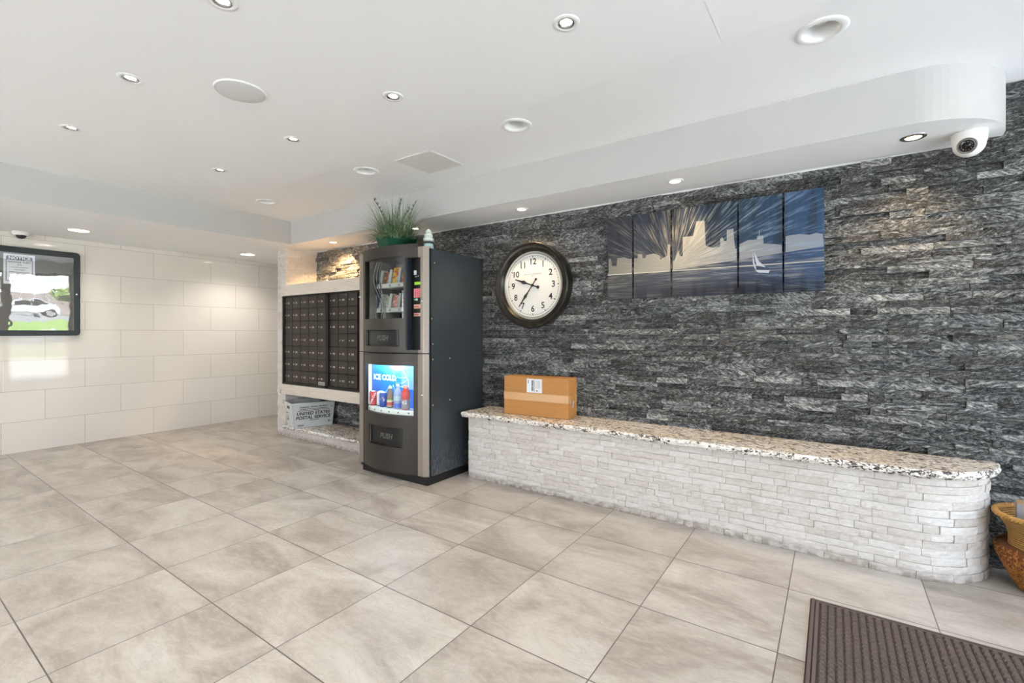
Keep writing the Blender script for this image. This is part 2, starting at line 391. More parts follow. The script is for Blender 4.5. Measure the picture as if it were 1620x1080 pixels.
# ceiling, with openings for the recessed lights
def zc(x, y):
    t = max((-4.22-x)/.80, (y-2.13)/.77, 0); return HC+(.010 if t > .001 else 0)+.014*min(t, 1.)
small = [(-.87, .81), (-1.86, .81), (-2.79, .805), (-3.76, .80), (-.87, 1.64), (-1.88, 1.64), (-2.82, 1.645), (-3.81, 1.645)]
small_unseen = [(x, y) for y in (-.1, -1.2) for x in (-.87, -2.3, -3.76)]+[(.12, .81), (.12, 1.64), (1.15, 1.2)]  # unseen lamps; the ones towards the entrance added to brighten the floor there
big = [(-.04, 2.29), (-1.56, 2.305), (-2.945, 2.305), (-4.405, 2.31)]
holes = [(x, y, .036) for x, y in small+small_unseen]+[(x, y, .063) for x, y in big]
bx = sorted({-5.2, -4.62, -4.22, -4.223, XR, -5.02}|{round(x+sg*h, 4) for x, y, h in holes for sg in (-1, 1)})
by = sorted({YF, 2.13, 2.133, 2.9, YB+.02}|{round(y+sg*h, 4) for x, y, h in holes for sg in (-1, 1)}|{2.5, 2.7})
ce = MB(); ce.v = [(x, y, zc(x, y)) for x in bx for y in by]; ny = len(by)
for i in range(len(bx)-1):
    for j in range(ny-1):
        cx, cy = (bx[i]+bx[i+1])/2, (by[j]+by[j+1])/2
        if any(abs(cx-x) < h and abs(cy-y) < h for x, y, h in holes): continue
        ce.f.append((i*ny+j, i*ny+j+1, (i+1)*ny+j+1, (i+1)*ny+j)); ce.mi.append(0); ce.sm.append(False)
ce.box(-5.4, XR+.1, YF-.1, YB+.3, 2.60, 2.66)          # slab above the recesses
struct('ceiling', ce, ceil_paint)
# dropped soffits: left (over the tile wall) and along the stone wall with its rounded end
m = MB(); m.box(XL, -5.02, YF, 2.9, HS, 2.50); m.box(XL, -5.02, 2.9, 4.65, HS+.0008, 2.50); m.mi = [1 if i % 6 == 0 else 0 for i in range(len(m.f))]; struct('ceiling_soffit_left', m, [soffit_side_shade, ceil_paint])
arc = [(.29+.41*cos(a), 3.31-.41*sin(a)) for a in [radians(90*(1-i/20)) for i in range(21)]]
poly = [(-5.02, YB), (-5.02, 2.9), (.29, 2.9)]+arc[1:]+[(.70, YB)]
m = MB(); m.prism(poly, HS, 2.50); 
for i in range(len(m.f)):
    if 2 <= i <= 21: m.sm[i] = False
m.mi[-2] = 1; struct('ceiling_soffit_back', m, [soffit_side_shade, ceil_paint])
tag(MB().add([(-.392, 1.80, HC-.001), (-.372, 1.80, HC-.001), (-.372, 1.99, HC-.001), (-.386, 2.10, HC-.001)], [(0, 3, 2, 1)]).build('ceiling_paint_mark', M('fresh_white_paint', '#ffffff', .5)), kind='structure')  # thin wedge whiter than the ceiling around it
# glazed entrance front on the right, added window behind the viewer to brighten the ceiling
frame_m = M('door_frame_bronze', '#5d5249', .45, .3)
m = MB(); m.box(XR, XR+.12, YF, YB+.1, 2.15, 2.6); m.box(XR, XR+.12, 3.34, YB+.1, 0, 2.15); struct('wall_right', m, white_paint)
m = MB()
for y in (-3.0, -1.95, -.9, .15, 1.2, 3.28): m.box(XR+.02, XR+.08, y, y+.06, 0, 2.15)
m.box(XR-.02, XR+.12, 2.14, 2.28, 0, 2.15)
m.box(XR+.02, XR+.08, YF, 3.34, 0, .05); m.box(XR+.02, XR+.08, YF, 3.34, 2.10, 2.15); struct('window_1', m, frame_m)
clear = glass_mat('clear_glazing', (.97, .98, .98, 1), .0)
struct('window_2', MB().box(XR+.045, XR+.051, YF, 3.34, .05, 2.10), clear)
m = MB(); m.box(XL, XR, YF-.12, YF, 2.1, 2.6); m.box(XL, -5.2, YF-.12, YF, 0, 2.1); m.box(-3.0, XR, YF-.12, YF, 0, 2.1); struct('wall_front', m, white_paint)
m = MB()
for x in (-5.2, -4.13, -3.06): m.box(x, x+.06, YF-.08, YF-.02, 0, 2.1)
m.box(-5.2, -3.0, YF-.08, YF-.02, 0, .05); m.box(-5.2, -3.0, YF-.08, YF-.02, 2.05, 2.1); struct('window_3', m, frame_m)
struct('window_4', MB().box(-5.2, -3.0, YF-.053, YF-.047, .05, 2.05), clear)

# ------------------------------------------------------------------ white stone pier, mailbox wall and its niches
m = MB()
for k, (a, b, n, za_, zb_) in enumerate((((-5.36, YB), (-5.36, 2.95), (-1, 0), 0, HS), ((-5.372, 2.95), (-5.205, 2.95), (0, -1), 0, .487), ((-5.372, 2.95), (-5.265, 2.95), (0, -1), .487, 1.735), ((-5.372, 2.95), (-5.205, 2.95), (0, -1), 1.735, HS),
        ((-5.205, 2.94), (-5.205, YB), (1, 0), 0, .486), ((-5.205, 2.94), (-5.205, YB), (1, 0), 1.735, HS))):
    pt, L = line(a, b, n); ledger(m, pt, L, za_, zb_, .038, .08, .30, .004, .011, 21+k, .0015)
struct('wall_pier', m, WHITE)
m = MB(); m.box(-5.36, -5.265, 2.951, YB, 0, HS); m.box(-5.265, -5.206, 2.951, YB, 0, .487); m.box(-5.265, -5.206, 2.951, YB, 1.735, HS); struct('wall_pier_core', m, white_paint)
# limestone beams above and below the mailboxes
m = MB(); m.box(-5.262, -3.50, 2.925, 3.20, 1.612, 1.735); m.box(-5.262, -3.50, 2.925, 3.20, .485, .598); m.box(-3.56, -3.50, 2.925, 3.34, 0, 1.612)
m.box(-5.2, -3.56, 3.19, 3.2, .6, 1.61)
struct('wall_mailbox_surround', m, limestone)
m = MB(); pt, L = line((-5.19, 2.935), (-3.50, 2.935), (0, -1)); ledger(m, pt, L, 0, .092, .046, .1, .3, .004, .012, 31, .002); struct('wall_niche_base', m, WHITE)
def slab(name, poly, z0, z1, label, cat, edge_n):
    """granite slab: polished top, chiselled front edge"""
    n = len(poly); mb = MB(); rng = random.Random(5); pts = []
    for i in range(n):                                   # resample the visible edge
        p, q = poly[i], poly[(i+1) % n]; L = math.hypot(q[0]-p[0], q[1]-p[1])
        k = max(1, int(L/.02)) if i in edge_n else 1
        nx, nyy = (q[1]-p[1])/L, -(q[0]-p[0])/L
        for j in range(k): pts.append((p[0]+(q[0]-p[0])*j/k, p[1]+(q[1]-p[1])*j/k, nx, nyy, i in edge_n))
    rings = []
    for t, off in ((0, -.006), (.25, .002), (.55, .004), (.8, .001), (1, -.004)):
        z = z0+(z1-z0)*t; ring = []
        for (x, y, nx, nyy, e) in pts:
            d = (off+.007*noise.noise(Vector((x*38, y*38, z*60)))+.004*noise.noise(Vector((x*90, y*90, z*90)))) if e else 0
            ring.append((x+nx*d, y+nyy*d, z))
        rings.append(ring)
    N = len(pts); vs = [p for r in rings for p in r]; fs = []
    mb.mat = 1
    for r in range(4):
        for i in range(N): j = (i+1) % N; fs.append((r*N+i, r*N+j, (r+1)*N+j, (r+1)*N+i))
    mb.add(vs, fs); b = 0
    mb.mat = 0; mb.f.append(tuple(range(4*N, 5*N))); mb.mi.append(0); mb.sm.append(False)
    mb.f.append(tuple(range(N))[::-1]); mb.mi.append(0); mb.sm.append(False)
    o = mb.build(name, [GRAN, GRAN_E]); return tag(o, label, cat)
slab('granite_sill', [(-5.185, YB-.035), (-5.185, 2.905), (-3.51, 2.905), (-3.51, YB-.035)], .093, .128, 'speckled granite slab on the floor of the niche below the mailboxes', 'shelf slab', {1})

# ------------------------------------------------------------------ stone bench
bench = empty('stone_bench', (-.9, 3.1, 0), 'long low bench faced in white split stone with a rounded right end', 'bench')
R = .345; xa = .29; Lf = xa+2.478
def bpath(s):
    if s < Lf: return (-2.478+s, 2.972, 0, -1)
    a = (s-Lf)/R; 
    if a < pi/2: return (xa+R*sin(a), 3.317-R*cos(a), sin(a), -cos(a))
    return (xa+R, 3.317+(s-Lf-R*pi/2), 1, 0)
m = MB(); ledger(m, bpath, Lf+R*pi/2, 0, .494, .038, .05, .21, .008, .0140, 41, .0022, .0008)
pt, L = line((-2.47, 3.316), (-2.47, 2.966), (-1, 0)); ledger(m, pt, L, 0, .494, .038, .05, .21, .008, .0125, 42, .0016)
m.build('stone_facing', WHITE, bench, world=True)
m = MB(); ap = [(xa+(R-.002)*sin(a), 3.317-(R-.002)*cos(a)) for a in [radians(90*i/14) for i in range(15)]]
m.prism([(-2.468, 3.317), (-2.468, 2.974)]+ap, 0.001, .494); m.build('core', white_paint, bench, world=True)
Ro = R+.045; ap = [(xa+Ro*sin(a), 3.317-Ro*cos(a)) for a in [radians(90*i/24) for i in range(25)]]
top = slab('granite_top', [(-2.525, 3.317), (-2.525, 2.927)]+ap, .497, .538, None, None, set(range(0, 27)))
top.parent = bench; top.location = (.9, -3.1, 0); top['label'] = 'speckled cream and black granite top with chiselled edge'

# ------------------------------------------------------------------ lights
trim_m = M('light_trim', '#efeeec', .35, var=.02); refl_m = M('reflector', '#f4f3ef', .25, var=.02)
lens_m = M('lit_lens', '#ffffff', .4, emit='#fff6e8', es=26)
warm_lens = M('warm_lit_lens', '#ffffff', .4, emit='#ffe6bf', es=22)
panel_lens = M('lit_panel_lens', '#ffffff', .4, emit='#fff3e2', es=14)
def kelvin(c): return lin(c)[:3]
def spot(name, parent, z, power, col, size=110, blend=.7, aim=(0, 0)):
    l = bpy.data.lights.new(name, 'SPOT'); l.energy = power; l.color = kelvin(col); l.spot_size = radians(size); l.spot_blend = blend; l.shadow_soft_size = .03
    o = bpy.data.objects.new(name, l); o.parent = parent; o.location = (0, 0, z); o.rotation_euler = (radians(aim[0]), radians(aim[1]), 0); COL.objects.link(o); return o
def gimbal(x, y, label, group):
    z = zc(x, y); t = empty('recessed_downlight', (x, y, z), label, 'ceiling light', group)
    MB().lathe([(.034, .0), (.036, -.005), (.044, -.004), (.053, -.002), (.054, .001)], 32).build('trim_ring', trim_m, t)
    m = MB(); m.lathe([(.0335, .001), (.033, .006), (.030, .012), (.030, .03)], 32); m.lathe([(.0235, .004), (.026, -.002), (.031, -.004), (.0325, .004)], 32); m.build('gimbal', chrome, t)
    m = MB(); m.lathe([(.0001, .006), (.015, .006), (.022, .009), (.022, .02), (.0001, .02)], 24); m.build('lamp_lens', lens_m, t)
    return t
wh = {0: 'nearest the bottom-right of the middle group', }
lab = ['white recessed ceiling spotlight out of frame above the viewer', 'bright round recessed spotlight cut by the top edge of the photo above the speaker grille', 'recessed spotlight left of the round speaker grille', 'leftmost recessed spotlight in the bright ceiling, above the left soffit edge',
       'recessed spotlight near the top of the ceiling between the paint mark and the speaker grille', 'recessed spotlight right of the round speaker grille, above the access panel', 'recessed spotlight right below the round speaker grille', 'farthest recessed spotlight in the bright ceiling, nearest the corner of the soffits']
for (x, y), lb in zip(small, lab):
    t = gimbal(x, y, lb, 'recessed spotlights in the ceiling'); spot('lamp_beam', t, -.015, SPOT_C, '#fffaf3')
lab2 = [f'recessed ceiling spotlight behind the viewer, {a} {b}' for a in ('nearer row', 'farther row') for b in ('on the right', 'in the middle', 'on the left')]+['recessed ceiling spotlight above the viewer, next to the door mat', 'recessed ceiling spotlight over the door mat', 'recessed ceiling spotlight nearest the entrance glass']
for (x, y), lb in zip(small_unseen, lab2):
    t = gimbal(x, y, lb, 'recessed spotlights in the ceiling'); spot('lamp_beam', t, -.015, SPOT_C, '#fffaf3')
biglab = ['large unlit white can light in the ceiling, nearest the stone wall camera', 'large unlit white can light above the wall clock, right of the access panel', 'unlit white can light left of the square access panel', 'unlit white can light nearest the inner corner of the soffits']
for (x, y), lb in zip(big, biglab):
    t = empty('can_light', (x, y, zc(x, y)), lb, 'ceiling light', 'unlit can lights along the stone wall side')
    m = MB().lathe([(.061, .004), (.063, -.003), (.070, -.008), (.088, -.006), (.095, -.002), (.0955, .002)], 40); m.build('trim_ring', trim_m, t)
    m = MB().lathe([(.062, .002), (.060, .03), (.055, .07), (.045, .10), (.0001, .105)], 40); m.build('reflector_cup', refl_m, t)
    m = MB().lathe([(.0001, .028), (.02, .032), (.034, .045), (.036, .065), (.022, .095), (.02, .10)], 24); m.build('bulb', M('frosted_bulb', '#dedcd2', .3), t)
soff = [(.335, 3.10), (-.849, 3.11), (-2.057, 3.12), (-3.27, 3.12), (-4.51, 3.09)]
slab_ = ['lit spotlight under the rounded end of the soffit beside the white dome camera', 'lit spotlight under the soffit above the skyline artwork', 'lit spotlight under the soffit above the wall clock', 'lit spotlight under the soffit behind the potted plant', 'lit spotlight under the soffit above the mailboxes niche']
for i, ((x, y), lb) in enumerate(zip(soff, slab_)):
    t = empty('soffit_spotlight', (x, y, HS), lb, 'ceiling light', 'spotlights under the stone wall soffit')
    MB().lathe([(.033, -.002), (.036, -.006), (.045, -.006), (.053, -.003), (.054, .0)], 32).build('trim_ring', chrome if i == 0 else trim_m, t)
    MB().lathe([(.0001, -.0035), (.025, -.0035), (.0335, -.0015)], 24).build('lamp_lens', warm_lens, t)
    if i >= 3: spot('lamp_beam', t, -.02, SPOT_N if i == 4 else 14, '#ffcf96', 112, .75, (18, 16) if i == 4 else (0, 0))
    else: spot('lamp_beam', t, -.02, SPOT_S, '#ffdcae', 115, .8)
for (x, y), lb in zip([(-6.0, 1.33), (-6.09, 2.95), (-6.0, -.3)], ['round flush lit lamp in the left soffit near the small black dome camera', 'round flush lit lamp in the left soffit nearest the white stone pier', 'round flush lit lamp in the left soffit outside the frame on the left']):  # the last lamp is unseen, added for more light on the left
    t = empty('flush_downlight', (x, y, HS), lb, 'ceiling light', 'flush lamps in the left soffit')
    MB().lathe([(.075, -.004), (.080, -.009), (.088, -.006), (.092, .0)], 36).build('trim_ring', trim_m, t)
    MB().lathe([(.0001, -.006), (.05, -.006), (.076, -.0035)], 32).build('lamp_lens', panel_lens, t)
    spot('lamp_beam', t, -.03, SPOT_L*(1.6 if y > 2 else 1), '#fff6ea', 140, .9)

# speaker grille, access panel, cameras
t = empty('ceiling_speaker', (-2.478, 1.167, HC), 'round flat white speaker grille set in the ceiling', 'speaker')
g = Mt('perforated_grille'); oc = g.n('TexCoord').outputs['Object']; vo = g.n('TexVoronoi', {'Vector': oc, 'Scale': 300.}); g.set(Base_Color=g.mix(g.ramp(vo.outputs['Distance'], (.2, 1.), (.35, 0.)), '#d8d7d5', '#b9b8b6'), Roughness=.6)
MB().lathe([(.0001, -.011), (.06, -.0105), (.105, -.008), (.112, -.005)], 48).build('grille', g.m, t)
MB().lathe([(.111, -.004), (.113, -.008), (.118, -.006), (.120, .0)], 48).build('rim', trim_m, t)
t = empty('access_panel', (-2.425, 2.455, zc(-2.425, 2.455)), 'square white access panel in the ceiling', 'ceiling panel')
m = MB(); zt = [zc(0, y)-t.location[2] for y in (2.28, 2.63)]
def sl(x0, x1, y0, y1, a, b):
    z = lambda y: zc(-2.4, y)-t.location[2]; ly = lambda y: y-t.location[1]; lx = lambda x: x-t.location[0]
    return MB().add([(lx(x), ly(y), z(y)+d) for d in (a, b) for x, y in ((x0, y0), (x1, y0), (x1, y1), (x0, y1))], [(0, 3, 2, 1), (4, 5, 6, 7), (0, 1, 5, 4), (1, 2, 6, 5), (2, 3, 7, 6), (3, 0, 4, 7)])
sl(-2.59, -2.26, 2.29, 2.62, -.005, 0).build('panel_door', M('panel_paint', '#e2deda', .5, var=.02), t)
fm = MB()
for a in ((-2.603, -2.592, 2.277, 2.633), (-2.258, -2.247, 2.277, 2.633), (-2.603, -2.247, 2.277, 2.288), (-2.603, -2.247, 2.622, 2.633)):
    q = sl(*a, -.004, 0); fm.add(q.v, q.f)
fm.build('panel_frame', trim_m, t)
# white turret camera under the rounded soffit
t = empty('security_camera', (.555, 3.185, HS), 'white ball shaped security camera under the rounded end of the soffit', 'security camera')
MB().lathe([(.0001, -.0005), (.066, -.0005), (.068, -.010), (.066, -.024), (.066, -.045), (.062, -.060)], 36).build('mounting_base', white_metal, t)
bm = MB().lathe([(.0001, -.062)]+[(.062*cos(a), .062*sin(a)) for a in [radians(-88+i*11) for i in range(13)]]+[(.030, .0615), (.0285, .066)], 36)
dirv = Vector((-.62, -1.9, -.72)).normalized(); rot = Vector((0, 0, 1)).rotation_difference(dirv).to_matrix().to_4x4()
mm = Matrix.Translation((0, 0, -.058)) @ rot
ball = bm.xf(mm).build('camera_ball', white_metal, t)
MB().lathe([(.0001, .058), (.029, .058), (.031, .067), (.036, .067), (.038, .050)], 32).xf(mm).build('lens_ring', M('grey_ring', '#6b6763', .4), t)
lm = MB().lathe([(.0001, .064), (.010, .063), (.012, .0605), (.028, .0605)], 24); lm.xf(mm); lm.build('lens', M('lens_black', '#0f0d0c', .1), t)
lm = MB()
for i in range(12): lm.lathe([(.0001, .0635), (.0022, .062)], 8, (.020*cos(i*pi/6), .020*sin(i*pi/6), 0))
lm.xf(mm).build('infrared_emitters', M('led_grey', '#8d8079', .2), t)
t = empty('dome_camera', (-6.56, 1.03, HS), 'small round security camera with a black dome in the far left soffit', 'security camera')
MB().lathe([(.0001, -.0005), (.062, -.0005), (.064, -.012), (.060, -.030), (.044, -.036), (.040, -.037)], 32).build('housing', white_metal, t)
MB().lathe([(.0001, -.070)]+[(.040*cos(radians(a)), -.032-.038*sin(radians(a))) for a in (75, 60, 45, 30, 15, 0)], 28).build('dome', black_plastic, t)

# ------------------------------------------------------------------ mailboxes
mb_dark = M('mailbox_bronze', '#372f29', .42, .35, var=.1, scale=12); mb_frame = M('mailbox_frame', '#262321', .45, .3)
num_m = M('number_white', '#cfcac1', .5)
cols = [['102','103','104',None,'105','106','107'], ['201','205','206','209','203','207','208'], ['210','211','212','213','214','215','216'], ['302','303','304','305','306','307','308'], ['309','310','311','312','314','315','401']]
cols2 = [['402','403','404',None,'405','406','407'], ['408','409','410','411','412','414','415'], ['501','502','503','504','505','506','507']]
def mailbox_unit(x0, x1, columns, label, first_w=None):
    t = empty('mailbox_unit', ((x0+x1)/2, 2.95, .60), label, 'mailboxes', 'mailbox banks in the white surround')
    z0, z1 = .602, 1.610; fr = .014
    m = MB(); m.box(x0, x0+.024, 2.93, 3.18, z0, z1); m.box(x1-.024, x1, 2.93, 3.18, z0, z1); m.box(x0, x1, 2.93, 3.18, z1-fr, z1); m.box(x0, x1, 2.93, 3.18, z0, z0+fr+.008)
    m.box(x0, x1, 2.962, 3.18, z0, z1); m.build('frame', mb_frame, t, world=True)
    n = 5; cw = (x1-x0-.048)/n; rh = (z1-z0-2*fr-.008)/7
    for c, nums in enumerate(columns):
        for r, num in enumerate(nums):
            a = x0+.024+c*cw; zb = z1-fr-(r+1)*rh
            d = MB().bbox(a+.0022, a+cw-.0022, 2.946, 2.962, zb+.0022, zb+rh-.0022, .0018).build('door', mb_dark, t, world=True)
            if num is None:
                tag(d, 'blank door with an empty lock hole'); MB().lathe([(.0001, .0), (.008, .0), (.010, .002)], 16, (a+.04, 2.9455, zb+rh*.5), 'y').build('lock_hole', black_plastic, d, world=True); continue
            MB().lathe([(.0001, .004), (.005, .004), (.0065, .0), ], 12, (a+.030, 2.946, zb+rh*.5), 'y').build('lock', M_lock, d, world=True)
            q = MB(); put_text(q, num, .027, FACE_Y(a+.030+.052, 2.9452, zb+rh*.49), offset=.0006); q.build('number', num_m, d, world=True)
    return t
M_lock = M('lock_chrome', '#d8d6d2', .3, .6)
t = mailbox_unit(-5.25, -4.398, cols, 'left bank of dark bronze mailboxes with five columns of numbered doors')
m = MB(); m.box(-4.56, -4.415, 2.9425, 2.9455, .627, .662); o = m.build('maker_plate', M('plate', '#bdb8af', .5), t, world=True)
q = MB(); 
for k in range(9): q.box(-4.55+k*.014, -4.543+k*.014, 2.941, 2.9425, .634, .652 if k % 3 else .656)
q.build('plate_lettering', M('plate_ink', '#4a443d', .5), o, world=True)
t2 = mailbox_unit(-4.392, -3.565, cols2, 'right bank of dark bronze mailboxes partly hidden by the vending machine')
m = MB(); m.box(-4.02+.05, -3.93+.03, 2.943, 2.946, .70, .712); m.build('mail_slot', black_plastic, t2, world=True)

# ------------------------------------------------------------------ postal tub
def tub():
    t = empty('postal_tub', (-5.0, 3.118, .129), 'white corrugated plastic mail tub with postal service lettering below the mailboxes', 'tub', rz=radians(73))
    tm = M('corrugated_plastic', '#cfd2d2', .4, var=.05); hw, hd, H = .205, .165, .27     # local x is the long side
    g_ = .028
    def wall(x0, y0, x1, y1): pass
    m = MB(); T = .006
    def quadwall(p, q, pt, qt):
        n = Vector((q[1]-p[1], -(q[0]-p[0]), 0)).normalized()*T
        vs = [Vector((*p, 0)), Vector((*q, 0)), Vector((*qt, H)), Vector((*pt, H))]; vs += [v-n for v in vs]
        m.add(vs, [(0, 1, 2, 3), (7, 6, 5, 4), (3, 2, 6, 7), (0, 4, 5, 1), (1, 5, 6, 2), (0, 3, 7, 4)])
    B = [(-hw, -hd), (hw, -hd), (hw, hd), (-hw, hd)]; Tp = [(-hw-g_, -hd-.012), (hw+g_, -hd-.012), (hw+g_, hd+.012), (-hw-g_, hd+.012)]
    for i in range(4): quadwall(B[i], B[(i+1) % 4], Tp[i], Tp[(i+1) % 4])
    m.box(-hw, hw, -hd, hd, 0, .006); m.build('tub_body', tm, t)
    # folded rim on the long sides
    r = MB()
    for sg in (-1, 1): r.tube([(-hw-g_, sg*(hd+.012), H), (hw+g_, sg*(hd+.012), H)], .006, 8)
    for sg in (-1, 1): r.tube([(sg*(hw+g_), -hd-.012, H), (sg*(hw+g_), hd+.012, H)], .005, 8)
    r.build('rim', tm, t)
    ink = M('black_ink', '#23252a', .6); slope = math.atan2(.012, H)
    def FL(x, z): return Matrix.Translation((x, -hd-.012*z/H-.0012, z)) @ Matrix.Rotation(pi/2+slope, 4, 'X')
    q = MB(); put_text(q, 'UNITED STATES', .050, FL(-.005, .155), offset=.0016, shear=.12); put_text(q, 'POSTAL SERVICE', .050, FL(-.005, .108), offset=.0016, shear=.12)
    put_text(q, 'WARNING - FEDERAL PROPERTY', .021, FL(0, .226), offset=.0006)
    q.build('lettering', ink, t)
    q = MB()
    for z, w in ((.205, .15), (.190, .17), (.078, .05), (.03, .07), (.02, .06)):
        x = 0 if z > .07 else (0 if z > .05 else -.14)
        a = MB().box(x-w, x+w, -.0006, 0, -.003, .003) if z > .05 else MB().box(x-w/2, x+w/2, -.0006, 0, -.003, .003)
        a.xf(Matrix.Translation((0, -hd-.012*z/H-.0008, z))); q.add(a.v, a.f)
    for (x, z, w, h) in ((.165, .05, .016, .02), (.19, .05, .006, .02), (.19, .215, .008, .012)):
        q.box(x-w/2, x+w/2, -hd-.012*z/H-.002, -hd-.012*z/H-.001, z-h/2, z+h/2)
    q.build('small_print', M('grey_ink', '#5a5d61', .6), t)
    # end face: hand hole, label holder
    ex = -hw; q = MB(); q.box(ex-.026, ex-.022, -.045, .045, .205, .235); q.build('hand_hole', M('hole_shadow', '#3c3f42', .7), t)
    q = MB()
    for z in (.07, .15): q.box(ex-.019 if z > .1 else ex-.010, ex-.004, .05, .11, z-.003, z+.003)
    q.box(ex-.014, ex-.006, .05, .056, .07, .15); q.build('label_clip', ink, t)
    return t
tub()

# ------------------------------------------------------------------ vending machine
VX0, VX1 = -3.425, -2.590
def vy(x, y0=2.602):                         # bowed front of the door
    t_ = (x+3.36)/(.667); t_ = min(max(t_, 0), 1); return y0-.075*4*t_*(1-t_)
vend = empty('vending_machine', (-3.0, 2.95, 0), 'tall black snack and drink vending machine with silver corner strips', 'vending machine')
vb = (lambda g: (g.set(Roughness=.36, Metallic=.35, Base_Color=g.mix(g.m_('MULTIPLY', g.ramp(g.n('SeparateXYZ', {0: g.n('TexCoord').outputs['Object']}).outputs[2], (.02, 1.), (.34, 0.)), g.ramp(g.noise(g.map(g.n('TexCoord').outputs['Object'], (9, 9, 3)), 9, 8, .75), (.48, 0.), (.72, 1.))), g.mix(g.noise(g.n('TexCoord').outputs['Object'], 8, 3), '#3a4046', '#42494f'), '#9a9c9b')), g.m)[-1])(Mt('cabinet_black'))
door_m = M('door_charcoal', '#35302b', .4, .3, var=.05); inner_m = M('cabinet_interior', '#15161a', .6)
ZS, ZT = 1.026, 1.850
m = MB(); y0, y1 = 2.625, 3.295
m.box(VX0, VX0+.02, y0, y1, .03, ZT); m.box(VX1-.02, VX1, y0, y1, .062, ZS-.0015); m.box(VX1-.02, VX1, y0, y1, ZS+.0015, ZT)
m.box(VX0+.021, VX1-.021, y1-.02, y1, .03, ZT-.021); m.box(VX0+.0205, VX1-.0205, y0, y1, ZT-.02, ZT); m.box(VX0+.021, VX1-.004, y0+.001, y1-.021, ZS-.05, ZS+.05)
m.build('cabinet', vb, vend, world=True, bevel=.002)
MB().prism([(VX0+.06, y1), (VX0+.06, 2.600), (VX1+.002, 2.600), (VX1+.002, y1)][::-1], .001, .062).build('kick_base', M('kick_black', '#0c0c0d', .5), vend, world=True)
def curved(mb, x0, x1, z0, z1, t0, t1, seg=None, yb=2.602):
    """strip of the bowed door between depths t0 (front) and t1 (back)"""
    n = seg or max(1, int(abs(x1-x0)/.03)); vs = []; fs = []
    for i in range(n+1):
        x = x0+(x1-x0)*i/n; y = vy(x, yb)
        vs += [(x, y+t0, z0), (x, y+t0, z1), (x, y+t1, z1), (x, y+t1, z0)]
    for i in range(n):
        a, b = i*4, i*4+4
        fs += [(a, b, b+1, a+1), (a+1, b+1, b+2, a+2), (a+2, b+2, b+3, a+3), (a+3, b+3, b, a)]
    fs += [(0, 1, 2, 3), (n*4+3, n*4+2, n*4+1, n*4)]
    return mb.add(vs, fs)
def panel(mb, x0, x1, z0, z1, t0, t1, hl):
    xs = sorted({x0, x1}|{h[0] for h in hl}|{h[1] for h in hl}); zs = sorted({z0, z1}|{h[2] for h in hl}|{h[3] for h in hl})
    for i in range(len(xs)-1):
        for k in range(len(zs)-1):
            cx, cz = (xs[i]+xs[i+1])/2, (zs[k]+zs[k+1])/2
            if any(h[0] < cx < h[1] and h[2] < cz < h[3] for h in hl): continue
            curved(mb, xs[i], xs[i+1], zs[k], zs[k+1], t0, t1)
    return mb
DX0, DX1 = -3.362, -2.690
up_h = [(-3.315, -2.812, 1.305, 1.800), (-2.778, -2.690, 1.052, 1.782), (-3.285, -2.858, 1.080, 1.212)]
up = panel(MB(), DX0, DX1, 1.032, 1.893, 0, .03, up_h).build('upper_door', door_m, vend, world=True)
lo_h = [(-3.300, -2.728, .528, .925), (-3.225, -2.825, .270, .425)]
lo = panel(MB(), DX0, DX1, .066, 1.020, 0, .03, lo_h).build('lower_door', door_m, vend, world=True)
# header closes back to the cabinet
curved(MB(), DX0, DX1, 1.845, 1.893, .029, .10).build('header_cap', door_m, vend, world=True)
for x0, x1 in ((VX0, DX0), (DX1, VX1)):
    for z0, z1 in ((.064, ZS-.004), (ZS+.004, 1.865)):
        if x0 == VX0: pl = [(VX0, 2.64), (VX0, 2.612), (VX0+.012, 2.600), (DX0, 2.600), (DX0, 2.64)]
        else: pl = [(DX1, 2.64), (DX1, 2.597), (VX1-.045, 2.597), (VX1-.035, 2.601), (VX1, 2.630), (VX1, 2.64)]
        q = MB()
        if x0 != VX0 and z1 > 1.5:
            nr = [(-2.662, 2.64), (-2.662, 2.597)]+pl[2:]
            q.prism(pl, z0, 1.052); q.prism(nr, 1.052, 1.782); q.prism(pl, 1.782, z1)
        else: q.prism(pl, z0, z1)
        q.build('corner_strip', silver_strip, vend, world=True)
for (x, z) in ((VX0+.02, 1.50), (-2.645, 1.435), (-2.648, .70)):
    o = MB().lathe([(.0001, .009), (.008, .009), (.011, .006), (.012, 0)], 20, (x, 2.600, z), 'y').build('key_lock', chrome, vend, world=True)
for z, y in ((.98, 2.66), (.98, 2.86), (.62, 2.66), (.64, 2.86), (1.30, 2.65), (1.74, 2.68), (1.10, 2.66)):
    MB().lathe([(.0001, .002), (.005, .002), (.006, 0)], 10, (VX1, y, z), 'x').build('screw', M_lock, vend, world=True)
